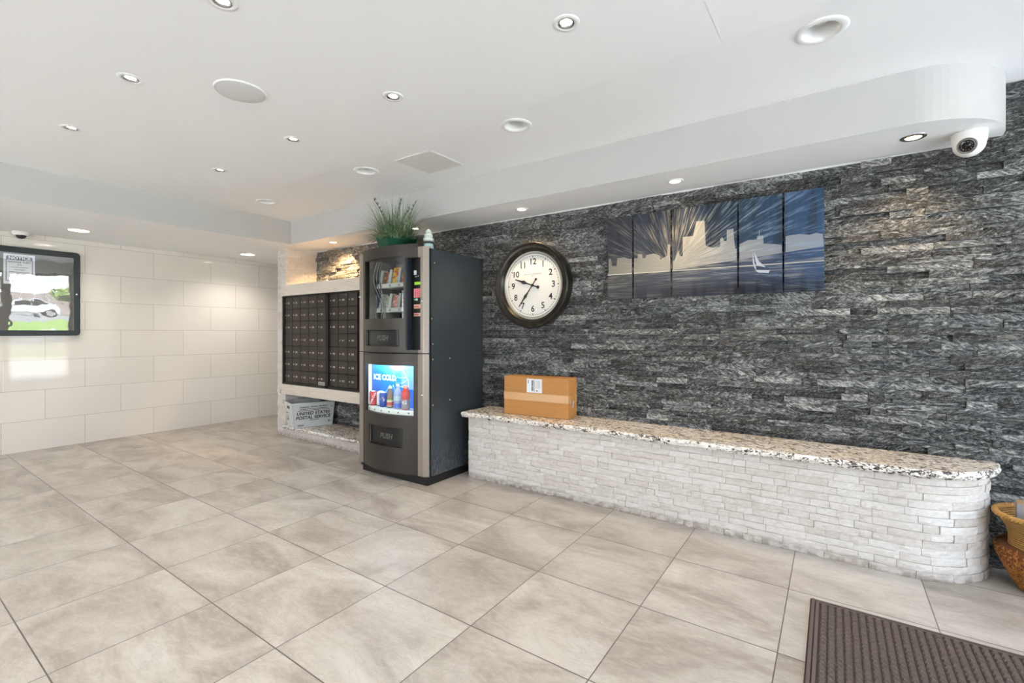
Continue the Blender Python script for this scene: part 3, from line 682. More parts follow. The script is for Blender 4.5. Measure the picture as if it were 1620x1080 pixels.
# interiors
m = MB(); m.box(-3.40, -2.80, 3.0, 3.01, 1.08, 1.83); m.box(-3.40, -2.80, 2.64, 3.0, 1.27, 1.275); m.box(-2.805, -2.80, 2.64, 3.0, 1.08, 1.83); m.build('snack_compartment', inner_m, vend, world=True)
pane_m = glass_mat('display_glass', (.9, .92, .92, 1), .03, .02)
curved(MB(), -3.315, -2.812, 1.305, 1.800, .022, .026).build('upper_window_pane', pane_m, vend, world=True)
shelf_w = M('shelf_white', '#dcdcd4', .4, var=.03); div_w = M('tray_white', '#d5d6d0', .45)
card = M('price_card', '#9ea09c', .6)
def tray(z, full=True):
    s_ = MB(); s_.box(-3.295, -2.815, 2.70, 2.98, z-.006, z); s_.box(-3.295, -2.815, 2.690, 2.700, z-.010, z+.026)
    o = s_.build('snack_shelf', shelf_w, vend, world=True)
    c = MB()
    for i in range(4): c.box(-3.25+i*.115, -3.228+i*.115, 2.6885, 2.690, z-.004, z+.018)
    c.build('price_card', card, o, world=True)
    if full:
        for i in range(4):
            x = -3.290+i*.115; MB().prism([(2.70, z+.02), (2.74, z+.155), (2.80, z+.155), (2.97, z+.02)], x, x+.006, 'x').build('divider', div_w, o, world=True)
            MB().add([(x+.006, 2.712, z+.022), (x+.022, 2.722, z+.022), (x+.022, 2.742, z+.150), (x+.006, 2.735, z+.155)], [(0, 1, 2, 3), (3, 2, 1, 0)]).build('divider_flap', div_w, o, world=True)
tray(1.585); tray(1.376); tray(1.268, False)
cb = M('grey_cable', '#77787a', .35)
for k, dx in enumerate((0, .020, .036)):  # thin grey curved tubes down the left of the upper window
    pts = []
    for i in range(15):
        a = i/14; z = 1.80-a*.49; w = .042*sin(a*2*pi-.3)*(1-.2*k)
        pts.append((-3.268+dx-w*(1 if a < .55 else .9)+.05*a*a, 2.665+.01*k, z))
    MB().tube(pts, .0045, 6).build('cable', cb, vend, world=True)
# selector column
m = MB(); m.box(-2.778, -2.6632, 2.620, 2.628, 1.053, 1.781); m.box(-2.777, -2.770, 2.590, 2.62, 1.053, 1.781); m.build('control_panel', M('control_black', '#101113', .35), vend, world=True)
m = MB(); m.box(-2.790, -2.768, 2.560, 2.60, 1.052, 1.782); m.build('bezel_edge', M('bezel_blue_black', '#2b343d', .25, .4), vend, world=True)
def ctl(name, x0, x1, z0, z1, mt, y=2.613): return MB().bbox(x0, x1, y, 2.621, z0, z1, .001).build(name, mt, vend, world=True)
ctl('bill_sticker', -2.752, -2.728, 1.650, 1.685, M('sticker_white', '#dfe3e6', .5))
ctl('coin_slot', -2.742, -2.722, 1.628, 1.638, chrome); ctl('coin_return', -2.710, -2.700, 1.632, 1.642, chrome)
ctl('display', -2.745, -2.668, 1.570, 1.592, M('display_green', '#7fae2c', .4, emit='#86c32a', es=.5))
kp = ctl('keypad', -2.752, -2.6665, 1.468, 1.540, M('keypad_red', '#c3515c', .5))
kk = M('key_pink', '#e59aa0', .5)
for r in range(5):
    for c in range(4): MB().box(-2.7485+c*.021, -2.738+c*.021, 2.610, 2.613, 1.4705+r*.0142, 1.480+r*.0142).build('key', kk, kp, world=True)
ctl('status_light', -2.750, -2.738, 1.447, 1.460, M('status_green', '#3fae74', .4)); ctl('card_mark', -2.730, -2.715, 1.445, 1.462, M('mark_white', '#e3ecec', .4))
lblm = M('peach_label', '#d8a48f', .5)
for z in (1.398, 1.336):
    o = ctl('instruction_label', -2.752, -2.6665, z-.016, z+.016 if z > 1.35 else z+.010, lblm); q = MB()
    for k in range(5): q.box(-2.748+k*.011, -2.742+k*.011, 2.6115, 2.613, z-.008, z+.004)
    q.build('label_print', M('label_ink', '#8a4c42', .6), o, world=True)
# delivery flaps
flap_m = M('flap_black', '#141516', .28, .2)
for (x0, x1, z0, z1, zt) in ((-3.285, -2.858, 1.080, 1.212, 1.145), (-3.225, -2.825, .270, .425, .345)):
    f = curved(MB(), x0+.004, x1-.004, z0+.004, z1-.004, .020, .026).build('delivery_flap', flap_m, vend, world=True)
    curved(MB(), x0+.006, x0+.022, z0+.004, z1-.004, .004, .020).build('flap_hinge', M('hinge_steel', '#6b6f74', .25, .8), f, world=True)
    b = MB(); curved(b, x0-.006, x1+.006, z1, z1+.006, -.004, .0); curved(b, x1, x1+.006, z0, z1, -.004, 0.); curved(b, x0-.006, x1+.006, z0-.005, z0, -.004, 0); b.build('flap_rim', door_m, f, world=True)
    cx = (x0+x1)/2+.02; e = .05; rz = math.atan2(vy(cx+e)-vy(cx-e), 2*e); q = MB()
    put_text(q, 'PUSH', .060, FACE_Y(cx, vy(cx)+.0185, zt, rz), offset=.0015, shear=.2); nf = len(q.f)
    w = q.build('push_lettering', M('push_grey', '#85857f', .5), f, world=True)
    q = MB(); put_text(q, 'PUSH', .060, FACE_Y(cx, vy(cx)+.0170, zt, rz), offset=-.0012, shear=.2); q.build('push_lettering_core', M('push_dark', '#2a2a2a', .4), f, world=True)
# lower display
curved(MB(), -3.300, -2.728, .528, .925, .022, .026).build('lower_window_pane', glass_mat('drink_glass', (.97, .98, .98, 1), .01, .01), vend, world=True)
m = MB(); m.box(-3.40, -2.66, 2.715, 2.725, .50, .96); m.box(-3.40, -2.66, 2.635, 2.715, .50, .563); curved(m, -3.36, -2.70, .50, .563, .035, .10); m.box(-3.40, -2.66, 2.64, 2.715, .945, .96); m.box(-3.404, -3.398, 2.635, 2.715, .5, .96); m.box(-2.66, -2.65, 2.64, 2.715, .5, .96)
m.build('display_box', M('display_box_white', '#e6ece9', .5), vend, world=True)
curved(MB(), -3.298, -2.730, .530, .562, .028, .034).build('label_rail', M('rail_white', '#dfe4de', .4, emit='#dfe9e4', es=.15), vend, world=True)
q = MB()
for i in range(6): x = -3.27+i*.095; curved(q, x, x+.012, .540, .552, .0265, .028, 1); 
q.build('price_marks', M('price_ink', '#6a6a60', .6), vend, world=True)
# back-lit graphic
g = Mt('ice_cold_graphic'); oc = g.n('TexCoord').outputs['Object']; xyz = g.n('SeparateXYZ', {0: oc})
gx = g.m_('ADD', xyz.outputs[0], .05); gz = g.m_('SUBTRACT', xyz.outputs[2], .945)
rr = g.m_('SQRT', g.m_('ADD', g.m_('POWER', g.m_('MULTIPLY', gx, .8), 2.), g.m_('POWER', gz, 2.)))
c = g.ramp(rr, (.03, '#dff8ff'), (.09, '#5cc4fb'), (.17, '#1f8de6'), (.32, '#1668cc'), (.5, '#2040b8'))
g.set(Base_Color=c, Roughness=.4, Emission_Color=c, Emission_Strength=.6)
gr = MB().box(-3.377, -2.665, 2.702, 2.712, .564, .945).build('lit_graphic', g.m, vend, world=True)
glow = M('graphic_white', '#eef6ff', .4, emit='#eaf6ff', es=1.1); halo = M('graphic_halo', '#9fd4ff', .4, emit='#9fd4ff', es=.7)
q = MB(); put_text(q, 'ICE COLD', .064, FACE_Y(-3.205, 2.7010, .800), offset=.0032); q.build('lettering_halo', glow, gr, world=True)
q = MB(); put_text(q, 'ICE COLD', .064, FACE_Y(-3.205, 2.7002, .800), offset=-.0012); q.build('lettering', M('graphic_ink', '#5a7fb8', .4), gr, world=True)
q = MB()
def outline(pts, r=.0025, closed=True):
    p = [(x-.075, 2.7005, z) for x, z in pts]; q.tube(p+([p[0]] if closed else []), r, 5)
outline([(-2.985, .79), (-2.97, .815), (-2.93, .805), (-2.86, .815), (-2.835, .80), (-2.83, .745), (-2.85, .725), (-2.91, .735), (-2.955, .73), (-2.985, .75)])
outline([(-3.00, .93), (-3.03, .88), (-3.00, .835), (-2.965, .85), (-2.95, .90), (-2.945, .93)], closed=False); outline([(-2.93, .93), (-2.90, .87), (-2.85, .82)], closed=False)
outline([(-3.12, .62), (-3.11, .68), (-3.075, .72), (-3.06, .74), (-3.05, .72), (-3.055, .69)], closed=False); outline([(-3.03, .67), (-3.035, .73), (-3.02, .745), (-3.0, .70), (-2.985, .66)], closed=False)
outline([(-2.985, .765), (-2.90, .765), (-2.84, .80)], .002, False)
q.build('drink_outlines', halo, gr, world=True)
q = MB(); q.prism([(-3.352, .94), (-3.322, .94), (-3.330, .925), (-3.337, .918), (-3.344, .925)], 2.6995, 2.7015, 'y'); q.build('small_crest', glow, gr, world=True)
q = MB(); q.box(-3.398, -3.379, 2.685, 2.713, .564, .945); q.build('side_light', M('side_light_white', '#eefaf6', .4, emit='#e4f6f0', es=.8), vend, world=True)
q = MB(); q.box(-3.398, -3.384, 2.640, 2.668, .565, .943); q.build('inner_liner', M('liner_white', '#dce6e0', .4), vend, world=True)
la = bpy.data.lights.new('display_tube', 'AREA'); la.shape = 'RECTANGLE'; la.size = .6; la.size_y = .04; la.energy = 2.0; la.color = (.85, .95, 1)
lo_ = bpy.data.objects.new('display_tube', la); lo_.location = (-.03, 2.66-2.95, .94); lo_.parent = vend; COL.objects.link(lo_)
q = MB(); q.box(-3.33, -2.69, 2.672, 2.700, .9415, .9445); q.build('display_tube_cover', M('tube_white', '#f2fbff', .4, emit='#e8f7ff', es=2.5), vend, world=True)

# drinks on display
al = M('can_aluminium', '#c9cbcc', .3, .8)
def can(x, y, z, body, label, deco=None):
    t = empty('drink_can', (x, y, z), label, 'drink can', 'cans in the lit drink display')
    MB().lathe([(.0001, .003), (.022, .003), (.025, .0), (.031, .010), (.0325, .016), (.0325, .103), (.031, .110), (.027, .117)], 28).build('can_body', body, t)
    MB().lathe([(.027, .117), (.0265, .1215), (.025, .121), (.024, .117), (.0001, .117)], 28).build('can_lid', al, t)
    if deco: deco(t)
    return t
def wrap_txt(txt, size, r, z, a0, mtx_rot=0, **kw):
    v, f = text_geo(txt, size, **kw); out = []
    for p in v:
        x, y = (p[0]*cos(mtx_rot)-p[1]*sin(mtx_rot), p[0]*sin(mtx_rot)+p[1]*cos(mtx_rot)); a = a0+x/r; out.append((r*cos(a), r*sin(a), z+y))
    return MB().add(out, f)
FA = radians(-50)       # the side of a can that faces the room
red = M('can_red', '#c4202c', .3); can_w = M('can_white', '#e8e9ea', .3); blue = M('can_blue', '#1b4aa8', .3); paper_w = M('print_white', '#f3f3f1', .4)
can(-3.279, 2.640, .565, red, 'red cola can with white script, first can on the left of the lit display', lambda t: wrap_txt('Coca-Cola', .026, .0331, .058, FA, radians(62), shear=.3, offset=.0006).build('script', paper_w, t))
can(-3.213, 2.664, .565, can_w, 'white drink can between the red and the blue can', lambda t: wrap_txt('diet', .024, .0331, .05, FA, radians(80)).build('script', M('print_grey', '#aab2b8', .4), t))
def pep(t):
    for nm, lo_a, hi_a, mt in (('emblem_white', 0, 2*pi, paper_w),):
        pts = circle(0, 0, .019, 28); m = MB(); m.add([(.0331*cos(FA+p[0]/.033), .0331*sin(FA+p[0]/.033), .063+p[1]) for p in pts], [tuple(range(28))]); m.build(nm, mt, t)
    up_ = [(.018*cos(a), .018*sin(a)) for a in [radians(12+i*14) for i in range(12)]]; lo2 = [(-.018*cos(a), -.018*sin(a)) for a in [radians(12+i*14) for i in range(12)]]
    for nm, ps, mt in (('emblem_red', up_, red), ('emblem_blue', lo2, blue)):
        MB().add([(.0334*cos(FA+p[0]/.033), .0334*sin(FA+p[0]/.033), .063+p[1]) for p in ps], [tuple(range(len(ps)))]).build(nm, mt, t)
can(-3.136, 2.630, .565, blue, 'blue cola can with a round red, white and blue emblem', pep)
def bottle(x, y, z, prof, body, cap, label, parts, capr=.0135, caph=(.178, .196)):
    t = empty('drink_bottle', (x, y, z), label, 'drink bottle', 'bottles in the lit drink display')
    MB().lathe([(.0001, .002)]+prof, 28).build('bottle_body', body, t)
    MB().lathe([(capr, caph[0]), (capr+.001, caph[0]+.002), (capr+.001, caph[1]-.002), (capr-.001, caph[1]), (.0001, caph[1])], 24).build('cap', cap, t)
    for nm, r, a, b, mt in parts: MB().lathe([(r, a), (r+.0006, a+.001), (r+.0006, b-.001), (r, b)], 28).build(nm, mt, t)
    return t
cap_w = M('cap_white', '#eceeed', .35)
pr = [(.024, .0), (.027, .006), (.027, .10), (.025, .115), (.020, .135), (.017, .150), (.0145, .160), (.0145, .168)]
bottle(-3.050, 2.630, .565, pr, M('juice_brown', '#8a7867', .2), cap_w, 'small juice bottle with a white cap right of the blue can', [('wrap_label', .0274, .012, .062, M('label_cream', '#d9d3b8', .4)), ('fruit_print', .0282, .018, .048, M('fruit_red', '#c4574a', .4)), ('leaf_band', .0276, .062, .072, M('leaf_green', '#8fae45', .4))], .0145, (.158, .176))
pw = [(.026, .0), (.032, .006), (.033, .02), (.030, .045), (.033, .07), (.033, .105), (.0325, .120), (.028, .142), (.019, .160), (.0135, .170), (.0135, .182)]
bottle(-2.968, 2.638, .565, pw, M('water_plastic', '#9fb2d8', .08, var=.03), cap_w, 'clear water bottle with a blue and white label in the middle of the bottles', [('wrap_label', .0335, .066, .104, M('label_aqua', '#b9dbe0', .4)), ('lower_print', .0325, .008, .042, M('label_blue', '#5b74cf', .4))], .0135, (.180, .199))
ps = [(.028, .0), (.034, .006), (.034, .085), (.031, .090), (.035, .097), (.035, .125), (.033, .140), (.026, .155), (.020, .163), (.020, .172)]
t = bottle(-2.872, 2.638, .565, ps, M('sports_drink_red', '#d8412f', .2), M('cap_red', '#dd5b45', .4), 'red sports drink bottle with an orange-red cap, rightmost in the display', [('wrap_label', .0345, .006, .082, M('label_grey', '#8d8684', .4))], .019, (.168, .192))
wrap_txt('G', .046, .0356, .058, FA-.15, 0, offset=.002).build('letter', paper_w, t)

# snack bags
def bag(x, z, w, h, mt, label, printm=None, y=2.738):
    t = empty('snack_bag', (x, y, z), label, 'snack bag', 'snack bags on the vending shelves'); nx, nz = 8, 10; vs = []; fs = []
    for sgn in (-1, 1):
        for k in range(nz+1):
            for i in range(nx+1):
                u, v = i/nx*2-1, k/nz; puff = .019*(1-u**4)*(sin(pi*min(max((v-.06)/.88, 0), 1))**.5)+.0015*noise.noise(Vector((u*5+x*9, v*7, sgn)))
                vs.append((u*w/2*(1-.04*sin(pi*v)), sgn*puff+.02*v, v*h))
    q = nx+1; off = (nz+1)*q
    for k in range(nz):
        for i in range(nx):
            a = k*q+i; fs.append((a, a+1, a+q+1, a+q)); fs.append((off+a, off+a+q, off+a+q+1, off+a+1))
    for k in range(nz): fs.append((k*q, (k+1)*q, off+(k+1)*q, off+k*q)); fs.append((k*q+nx, off+k*q+nx, off+(k+1)*q+nx, (k+1)*q+nx))
    fs.append(tuple(range(q))[::-1]+tuple(off+i for i in range(q)))
    MB().add(vs, fs, True).build('bag_body', mt, t)
    m = MB()
    for zz in (0, h-.009): m.box(-w/2*.98, w/2*.98, .018*(zz/h)-.001, .018*(zz/h)+.001, zz, zz+.009)
    m.build('crimped_seam', mt, t)
    return t
def snackmat(name, a, b, c):
    g = Mt(name); oc = g.n('TexCoord').outputs['Object']; v = g.n('TexVoronoi', {'Vector': oc, 'Scale': 42.})
    f = g.noise(oc, 26, 3, .6, 1.); g.set(Base_Color=g.mix(g.ramp(f, (.5, 0.), (.56, 1.)), g.mix(g.ramp(v.outputs['Distance'], (.3, 0.), (.5, 1.)), a, b), c), Roughness=.25); return g.m
bag(-3.222, 1.587, .092, .135, snackmat('bag_maroon', '#5c1d22', '#8e3a22', '#d08a3c'), 'maroon snack bag with brown chips at the left of the top shelf')
bag(-3.107, 1.587, .096, .165, snackmat('bag_yellow', '#f0cf26', '#e9b51f', '#c9402b'), 'bright yellow chip bag in the middle of the top shelf')
bag(-2.992, 1.587, .092, .115, snackmat('bag_orange', '#d9573a', '#c7402d', '#e8dfd2'), 'orange-red snack bag at the right of the top shelf')
bag(-3.222, 1.378, .092, .130, snackmat('bag_olive', '#c9c9bd', '#9c9a80', '#e0dfd5'), 'pale grey and olive snack bag at the left of the second shelf')
bag(-3.107, 1.378, .092, .135, snackmat('bag_pink', '#d98d84', '#c96a5e', '#e6d8c6'), 'pink snack bag in the middle of the second shelf')
bag(-2.992, 1.378, .092, .135, snackmat('bag_rose', '#c8626a', '#e1d6cf', '#a23c45'), 'rose and white snack bag at the right of the second shelf')
for i, (c1, c2, lb) in enumerate((('#dccfcb', '#a33a44', 'white bar'), ('#b0444e', '#e5dcd6', 'red bar'), ('#c9c3bd', '#7c7a78', 'grey bar'), ('#9a8e88', '#5c4b48', 'brown bar'))):
    t = MB().bbox(-.040, .040, -.012, .012, 0, .035, .005).build('candy_bar', snackmat('wrapper', c1, c1, c2)); t.location = (-3.235+i*.105, 2.73, 1.2825-.012)
    tag(t, lb+' wrapper on the lowest snack shelf', 'candy bar', 'bars on the lowest snack shelf')

# ------------------------------------------------------------------ plant and figurine on the machine
green_g = (lambda g: (g.set(Base_Color='#1c7a57', Roughness=.08, Transmission_Weight=.75, IOR=1.3), g.m)[-1])(Mt('green_glass'))
pl = empty('potted_plant', (-3.05, 2.705, ZT), 'spiky grass-like plant in a green faceted glass pot on top of the vending machine', 'plant')
pts = []
def frust(m, a, b, z0, z1, n=4, rot=pi/4, cap=True):
    A = [(a*cos(rot+2*pi*i/n), a*sin(rot+2*pi*i/n), z0) for i in range(n)]; B = [(b*cos(rot+2*pi*i/n), b*sin(rot+2*pi*i/n), z1) for i in range(n)]
    m.add(A+B, [(i, (i+1) % n, n+(i+1) % n, n+i) for i in range(n)]+([tuple(range(n))[::-1], tuple(range(n, 2*n))] if cap else []))
m = MB(); frust(m, .140, .180, 0.001, .125, 8, pi/8, False); frust(m, .180, .172, .125, .125, 8, pi/8, False); frust(m, .133, .172, .02, .125, 8, pi/8, False)
frust(m, .140, .133, .001, .02, 8, pi/8, False); m.f.append(tuple(range(8))[::-1]); m.mi.append(0); m.sm.append(False); m.build('pot', green_g, pl)
m = MB(); frust(m, .131, .162, .022, .105, 8, pi/8); m.build('soil', M('potting_moss', '#2c3b26', .9, var=.3, scale=60), pl)
rng = random.Random(8); fol = MB(); fol2 = MB()
def blade(mb, x, y, z, ang, lean, ln, w):
    seg = 5; d = Vector((cos(ang), sin(ang), 0)); s_ = Vector((-sin(ang), cos(ang), 0)); p = Vector((x, y, z)); vs = []; th = lean*.35
    for i in range(seg+1):
        ww = w*(1-(i/seg)**1.5)+.0004; vs += [p-s_*ww, p+s_*ww]; th2 = th+lean*.9*(i/seg); p = p+(d*sin(th2)+Vector((0, 0, 1))*cos(th2))*ln/seg
    mb.add(vs, [(2*i, 2*i+1, 2*i+3, 2*i+2) for i in range(seg)], True)
for i in range(820):
    a = rng.uniform(0, 2*pi); r = .14*sqrt(rng.random()); ln = rng.uniform(.17, .32)*(1.12 if r > .07 else .95)
    if sin(a) > .2: ln *= .6
    blade(fol if i % 3 else fol2, r*cos(a), r*sin(a), .10, a+rng.uniform(-.6, .6), rng.uniform(.2, 1.3 if r < .08 else 2.0), ln*1.05, .0021)
for i in range(320):
    a = rng.uniform(0, 2*pi); r = rng.uniform(.145, .165)
    blade(fol if i % 3 else fol2, r*cos(a), r*sin(a), .11, a+rng.uniform(-.5, .5), rng.uniform(1.9, 2.5), rng.uniform(.10, .17), .0026)
for k, (bx_, by_, an, ln) in enumerate(((-.06, -.05, radians(205), .33), (.06, -.06, radians(-20), .27), (.02, 0, radians(60), .25), (-.02, -.08, radians(250), .25), (.08, .02, radians(10), .28))):
    p = Vector((bx_, by_, .16)); th = .10; pp = [p.copy()]
    for i in range(8): th += .06; p = p+Vector((cos(an)*sin(th), sin(an)*sin(th), cos(th)))*ln/8; pp.append(p.copy())
    fol2.tube(pp, .0022, 5)
    for p in pp[3:]:
        for j in range(5): blade(fol2, p.x, p.y, p.z, rng.uniform(0, 2*pi), .9, .030, .003)
lf = lambda n, a, b: (lambda g: (g.set(Base_Color=g.mix(g.noise(g.n('TexCoord').outputs['Object'], 20, 2), a, b), Roughness=.5), g.m)[-1])(Mt(n))
tag(fol.build('foliage', lf('leaf_green_mid', '#4a6347', '#8a9f78'), pl), kind='stuff'); tag(fol2.build('dark_stems', lf('leaf_green_dark', '#26382a', '#4b6644'), pl), kind='stuff')
fg = empty('ceramic_figurine', (-2.675, 2.70, ZT), 'small stacked white and mint ceramic figurine on the front right corner of the vending machine', 'figurine')
MB().lathe([(.0001, .001), (.034, .001), (.040, .010), (.039, .040), (.034, .052)], 24).build('mint_base', M('mint_glaze', '#a9c9c8', .2), fg)
MB().lathe([(.030, .052), (.040, .056), (.041, .066), (.030, .072)], 24).build('dark_ring', M('dark_glaze', '#3a3f3c', .3), fg)
m = MB(); m.lathe([(.030, .070), (.043, .078), (.042, .096), (.028, .104), (.034, .110), (.032, .128), (.022, .134), (.026, .140), (.020, .158), (.006, .170), (.0001, .171)], 9, smooth=False)
m.build('white_tiers', M('white_glaze', '#e4e8e2', .25), fg)
m = MB(); m.lathe([(.0345, .108), (.036, .111), (.034, .114)], 24); m.lathe([(.0265, .138), (.0275, .142), (.025, .146)], 24); m.build('green_trim', M('green_glaze', '#a9cfae', .3), fg)

# ------------------------------------------------------------------ wall clock
ck = empty('wall_clock', (-2.052, 3.328, 1.582), 'large round wall clock with a thick dark bronze rim on the stone wall', 'clock')
bronze = (lambda g: (g.set(Base_Color=g.ramp(g.noise(g.n('TexCoord').outputs['Object'], 14, 6, .65), (.35, '#1f1d1a'), (.6, '#34312b'), (.8, '#5a5344')), Roughness=.35, Metallic=.6), g.bump(g.noise(g.n('TexCoord').outputs['Object'], 30, 4), .15, .004), g.m)[-1])(Mt('aged_bronze'))
MB().lathe([(.345, .0), (.352, .03), (.355, .085), (.352, .098), (.345, .104), (.338, .100), (.332, .092), (.315, .094), (.300, .088), (.286, .070), (.282, .056), (.277, .054)], 72, ax='y').build('rim', bronze, ck)
MB().lathe([(.262, .048), (.270, .056), (.279, .058), (.284, .055)], 72, ax='y').build('inner_bezel', M('pewter_bezel', '#aaa79d', .3, .6), ck)
MB().lathe([(.0001, .046), (.272, .046)], 64, ax='y', smooth=False).build('dial', M('dial_white', '#e6e4de', .5, var=.03, scale=6), ck)
ink = M('clock_black', '#171615', .4)
for i in range(1, 13):
    a = radians(90-30*i); q = MB(); put_text(q, str(i), .072, FACE_Y(.196*cos(a), -.0472, .196*sin(a)), offset=.0012); q.build('numeral', ink, ck)
q = MB()
for i in range(60):
    a = radians(6*i); w, r0 = (.0035, .232) if i % 5 == 0 else (.0012, .238); r1 = .247
    c_, s_ = cos(a), sin(a); q.add([(r0*c_+w*s_, -.0472, r0*s_-w*c_), (r1*c_+w*s_, -.0472, r1*s_-w*c_), (r1*c_-w*s_, -.0472, r1*s_+w*c_), (r0*c_-w*s_, -.0472, r0*s_+w*c_)], [(0, 3, 2, 1), (0, 1, 2, 3)])
q.lathe([(.2455, .0473), (.2475, .0473)], 72, ax='y', smooth=False); q.build('minute_track', ink, ck)
q = MB(); rng = random.Random(3)
for i in range(26):
    if i in (9, 12): continue
    x = -.085+i*.0066; q.box(x, x+.003, -.0478, -.0470, .092, .096+rng.uniform(0, .003))
q.box(-.02, .02, -.0478, -.0470, .078, .0788); q.box(-.003, .003, -.0478, -.047, .076, .082); q.build('maker_lettering', M('faint_ink', '#8b8780', .5), ck)
def hand(L, w, ang, y, tail):
    """spade hand pointing along ang (clock degrees)"""
    pl_ = [(-w*.35, -tail), (w*.35, -tail), (w*.3, -tail*.4), (w*.28, .03), (w*.4, L*.35), (w, L*.50), (w*.5, L*.62), (w*.22, L*.98), (-w*.22, L*.98), (-w*.5, L*.62), (-w, L*.50), (-w*.4, L*.35), (-w*.28, .03), (-w*.3, -tail*.4)]
    m = MB().prism(pl_, -y-.003, -y, 'y'); m.add(*(lambda c: (c.v, c.f))(MB().prism(circle(0, -tail, w*.8, 16), -y-.003, -y, 'y')))
    return m.xf(Matrix.Rotation(radians(ang), 4, 'Y'))
hand(.225, .013, 217, .056, .060).build('minute_hand', ink, ck); hand(.185, .017, 288.5, .051, .055).build('hour_hand', ink, ck)
MB().lathe([(.0001, .064), (.010, .063), (.012, .059), (.012, .048)], 20, ax='y').build('hub', ink, ck)

# ------------------------------------------------------------------ skyline art in five metal panels
def art_material(sky):
    g = Mt('brushed_art_silver' if sky else 'brushed_art_blue'); xyz = g.n('SeparateXYZ', {0: g.n('UVMap', uv_map='UVMap').outputs[0]})
    X_, Z_ = xyz.outputs[0], xyz.outputs[1]; dx = g.m_('ADD', X_, .915); dz = g.m_('SUBTRACT', Z_, 1.632)
    ang = g.m_('ARCTAN2', dz, dx); r = g.m_('SQRT', g.m_('ADD', g.m_('MULTIPLY', dx, dx), g.m_('MULTIPLY', dz, dz)))
    v = g.n('CombineXYZ', {0: g.m_('MULTIPLY', ang, 9.), 1: g.m_('MULTIPLY', r, 1.6)}).outputs[0]
    ray = g.noise(v, 3.4, 5, .62, .15); fine = g.noise(g.n('CombineXYZ', {0: g.m_('MULTIPLY', ang, 60.), 1: g.m_('MULTIPLY', r, 3.)}).outputs[0], 2., 3)
    near = g.ramp(r, (.0, 1.), (.35, .6), (1.0, .34))
    rays = g.ramp(g.m_('ADD', g.m_('MULTIPLY', ray, .75), g.m_('MULTIPLY', fine, .25)), (.50, 0.), (.60, .55), (.68, 1.))
    rays = g.m_('MULTIPLY', g.m_('MULTIPLY', rays, near), g.ramp(g.m_('ADD', g.m_('DIVIDE', dz, r), .5), (.18, .0), (.34, .55), (.5, .9)))
    tx = g.m_('DIVIDE', g.m_('ADD', X_, 1.394), 1.35)
    vcol = g.noise(g.n('CombineXYZ', {0: X_, 1: g.m_('MULTIPLY', Z_, .12)}).outputs[0], 16, 3)
    above = g.ramp(tx, (0., '#2e2e36'), (.32, '#363c4a'), (.6, '#25384c'), (1., '#33506f'))
    above = g.mix(g.m_('MULTIPLY', g.ramp(vcol, (.45, 0.), (.6, 1.)), .6), above, '#1a222d')
    water = g.ramp(tx, (0., '#35322f'), (.45, '#454852'), (.8, '#333f59'), (1., '#2f4a6c'))
    band = g.noise(g.n('CombineXYZ', {0: g.m_('MULTIPLY', X_, 1.2), 1: g.m_('MULTIPLY', Z_, 26)}).outputs[0], 2.6, 5, .6, .3)
    water = g.mix(g.m_('MULTIPLY', g.ramp(band, (.5, 0.), (.66, 1.)), .45), water, '#a9a49a')
    low = g.ramp(Z_, (.0, 0.), (1., 1.)); lowm = g.m_('MULTIPLY', g.ramp(g.m_('SUBTRACT', 1.60, Z_), (.03, 0.), (.13, 1.)), g.ramp(g.noise(g.n('CombineXYZ', {0: X_}).outputs[0], 11, 1), (.42, .98), (.5, .68)))
    water = g.mix(lowm, water, '#15171d')
    isw = g.m_('LESS_THAN', Z_, g.m_('ADD', 1.635, g.m_('MULTIPLY', g.m_('MAXIMUM', dx, 0.), .09)))
    c = g.mix(isw, above, water)
    if sky: c = g.ramp(tx, (0., '#6f685d'), (.4, '#9b968b'), (.7, '#8f8f90'), (1., '#858c96'))
    warm = g.ramp(tx, (0., '#857b68'), (.25, '#b5a98a'), (.42, '#f0e4bb'), (.62, '#cfd8de'), (1., '#7fa6d6'))
    c = g.mix(rays, c, warm)
    hl = g.m_('ABSOLUTE', g.m_('SUBTRACT', g.m_('SUBTRACT', Z_, 1.621), g.m_('MULTIPLY', g.m_('ADD', X_, 1.384), -.0066)))
    c = g.mix(g.m_('LESS_THAN', hl, .003), c, '#bdb7a6')
    g.set(Base_Color=c, Roughness=.33, Metallic=.45)
    g.bump(g.m_('ADD', g.m_('MULTIPLY', ray, .6), fine), .10, .003); return g.m
ART, ARTS = art_material(False), art_material(True)
def with_uv(mb): mb.uv = [(mb.v[i][0], mb.v[i][2]) for f in mb.f for i in f]; mb.uv2 = None; return mb
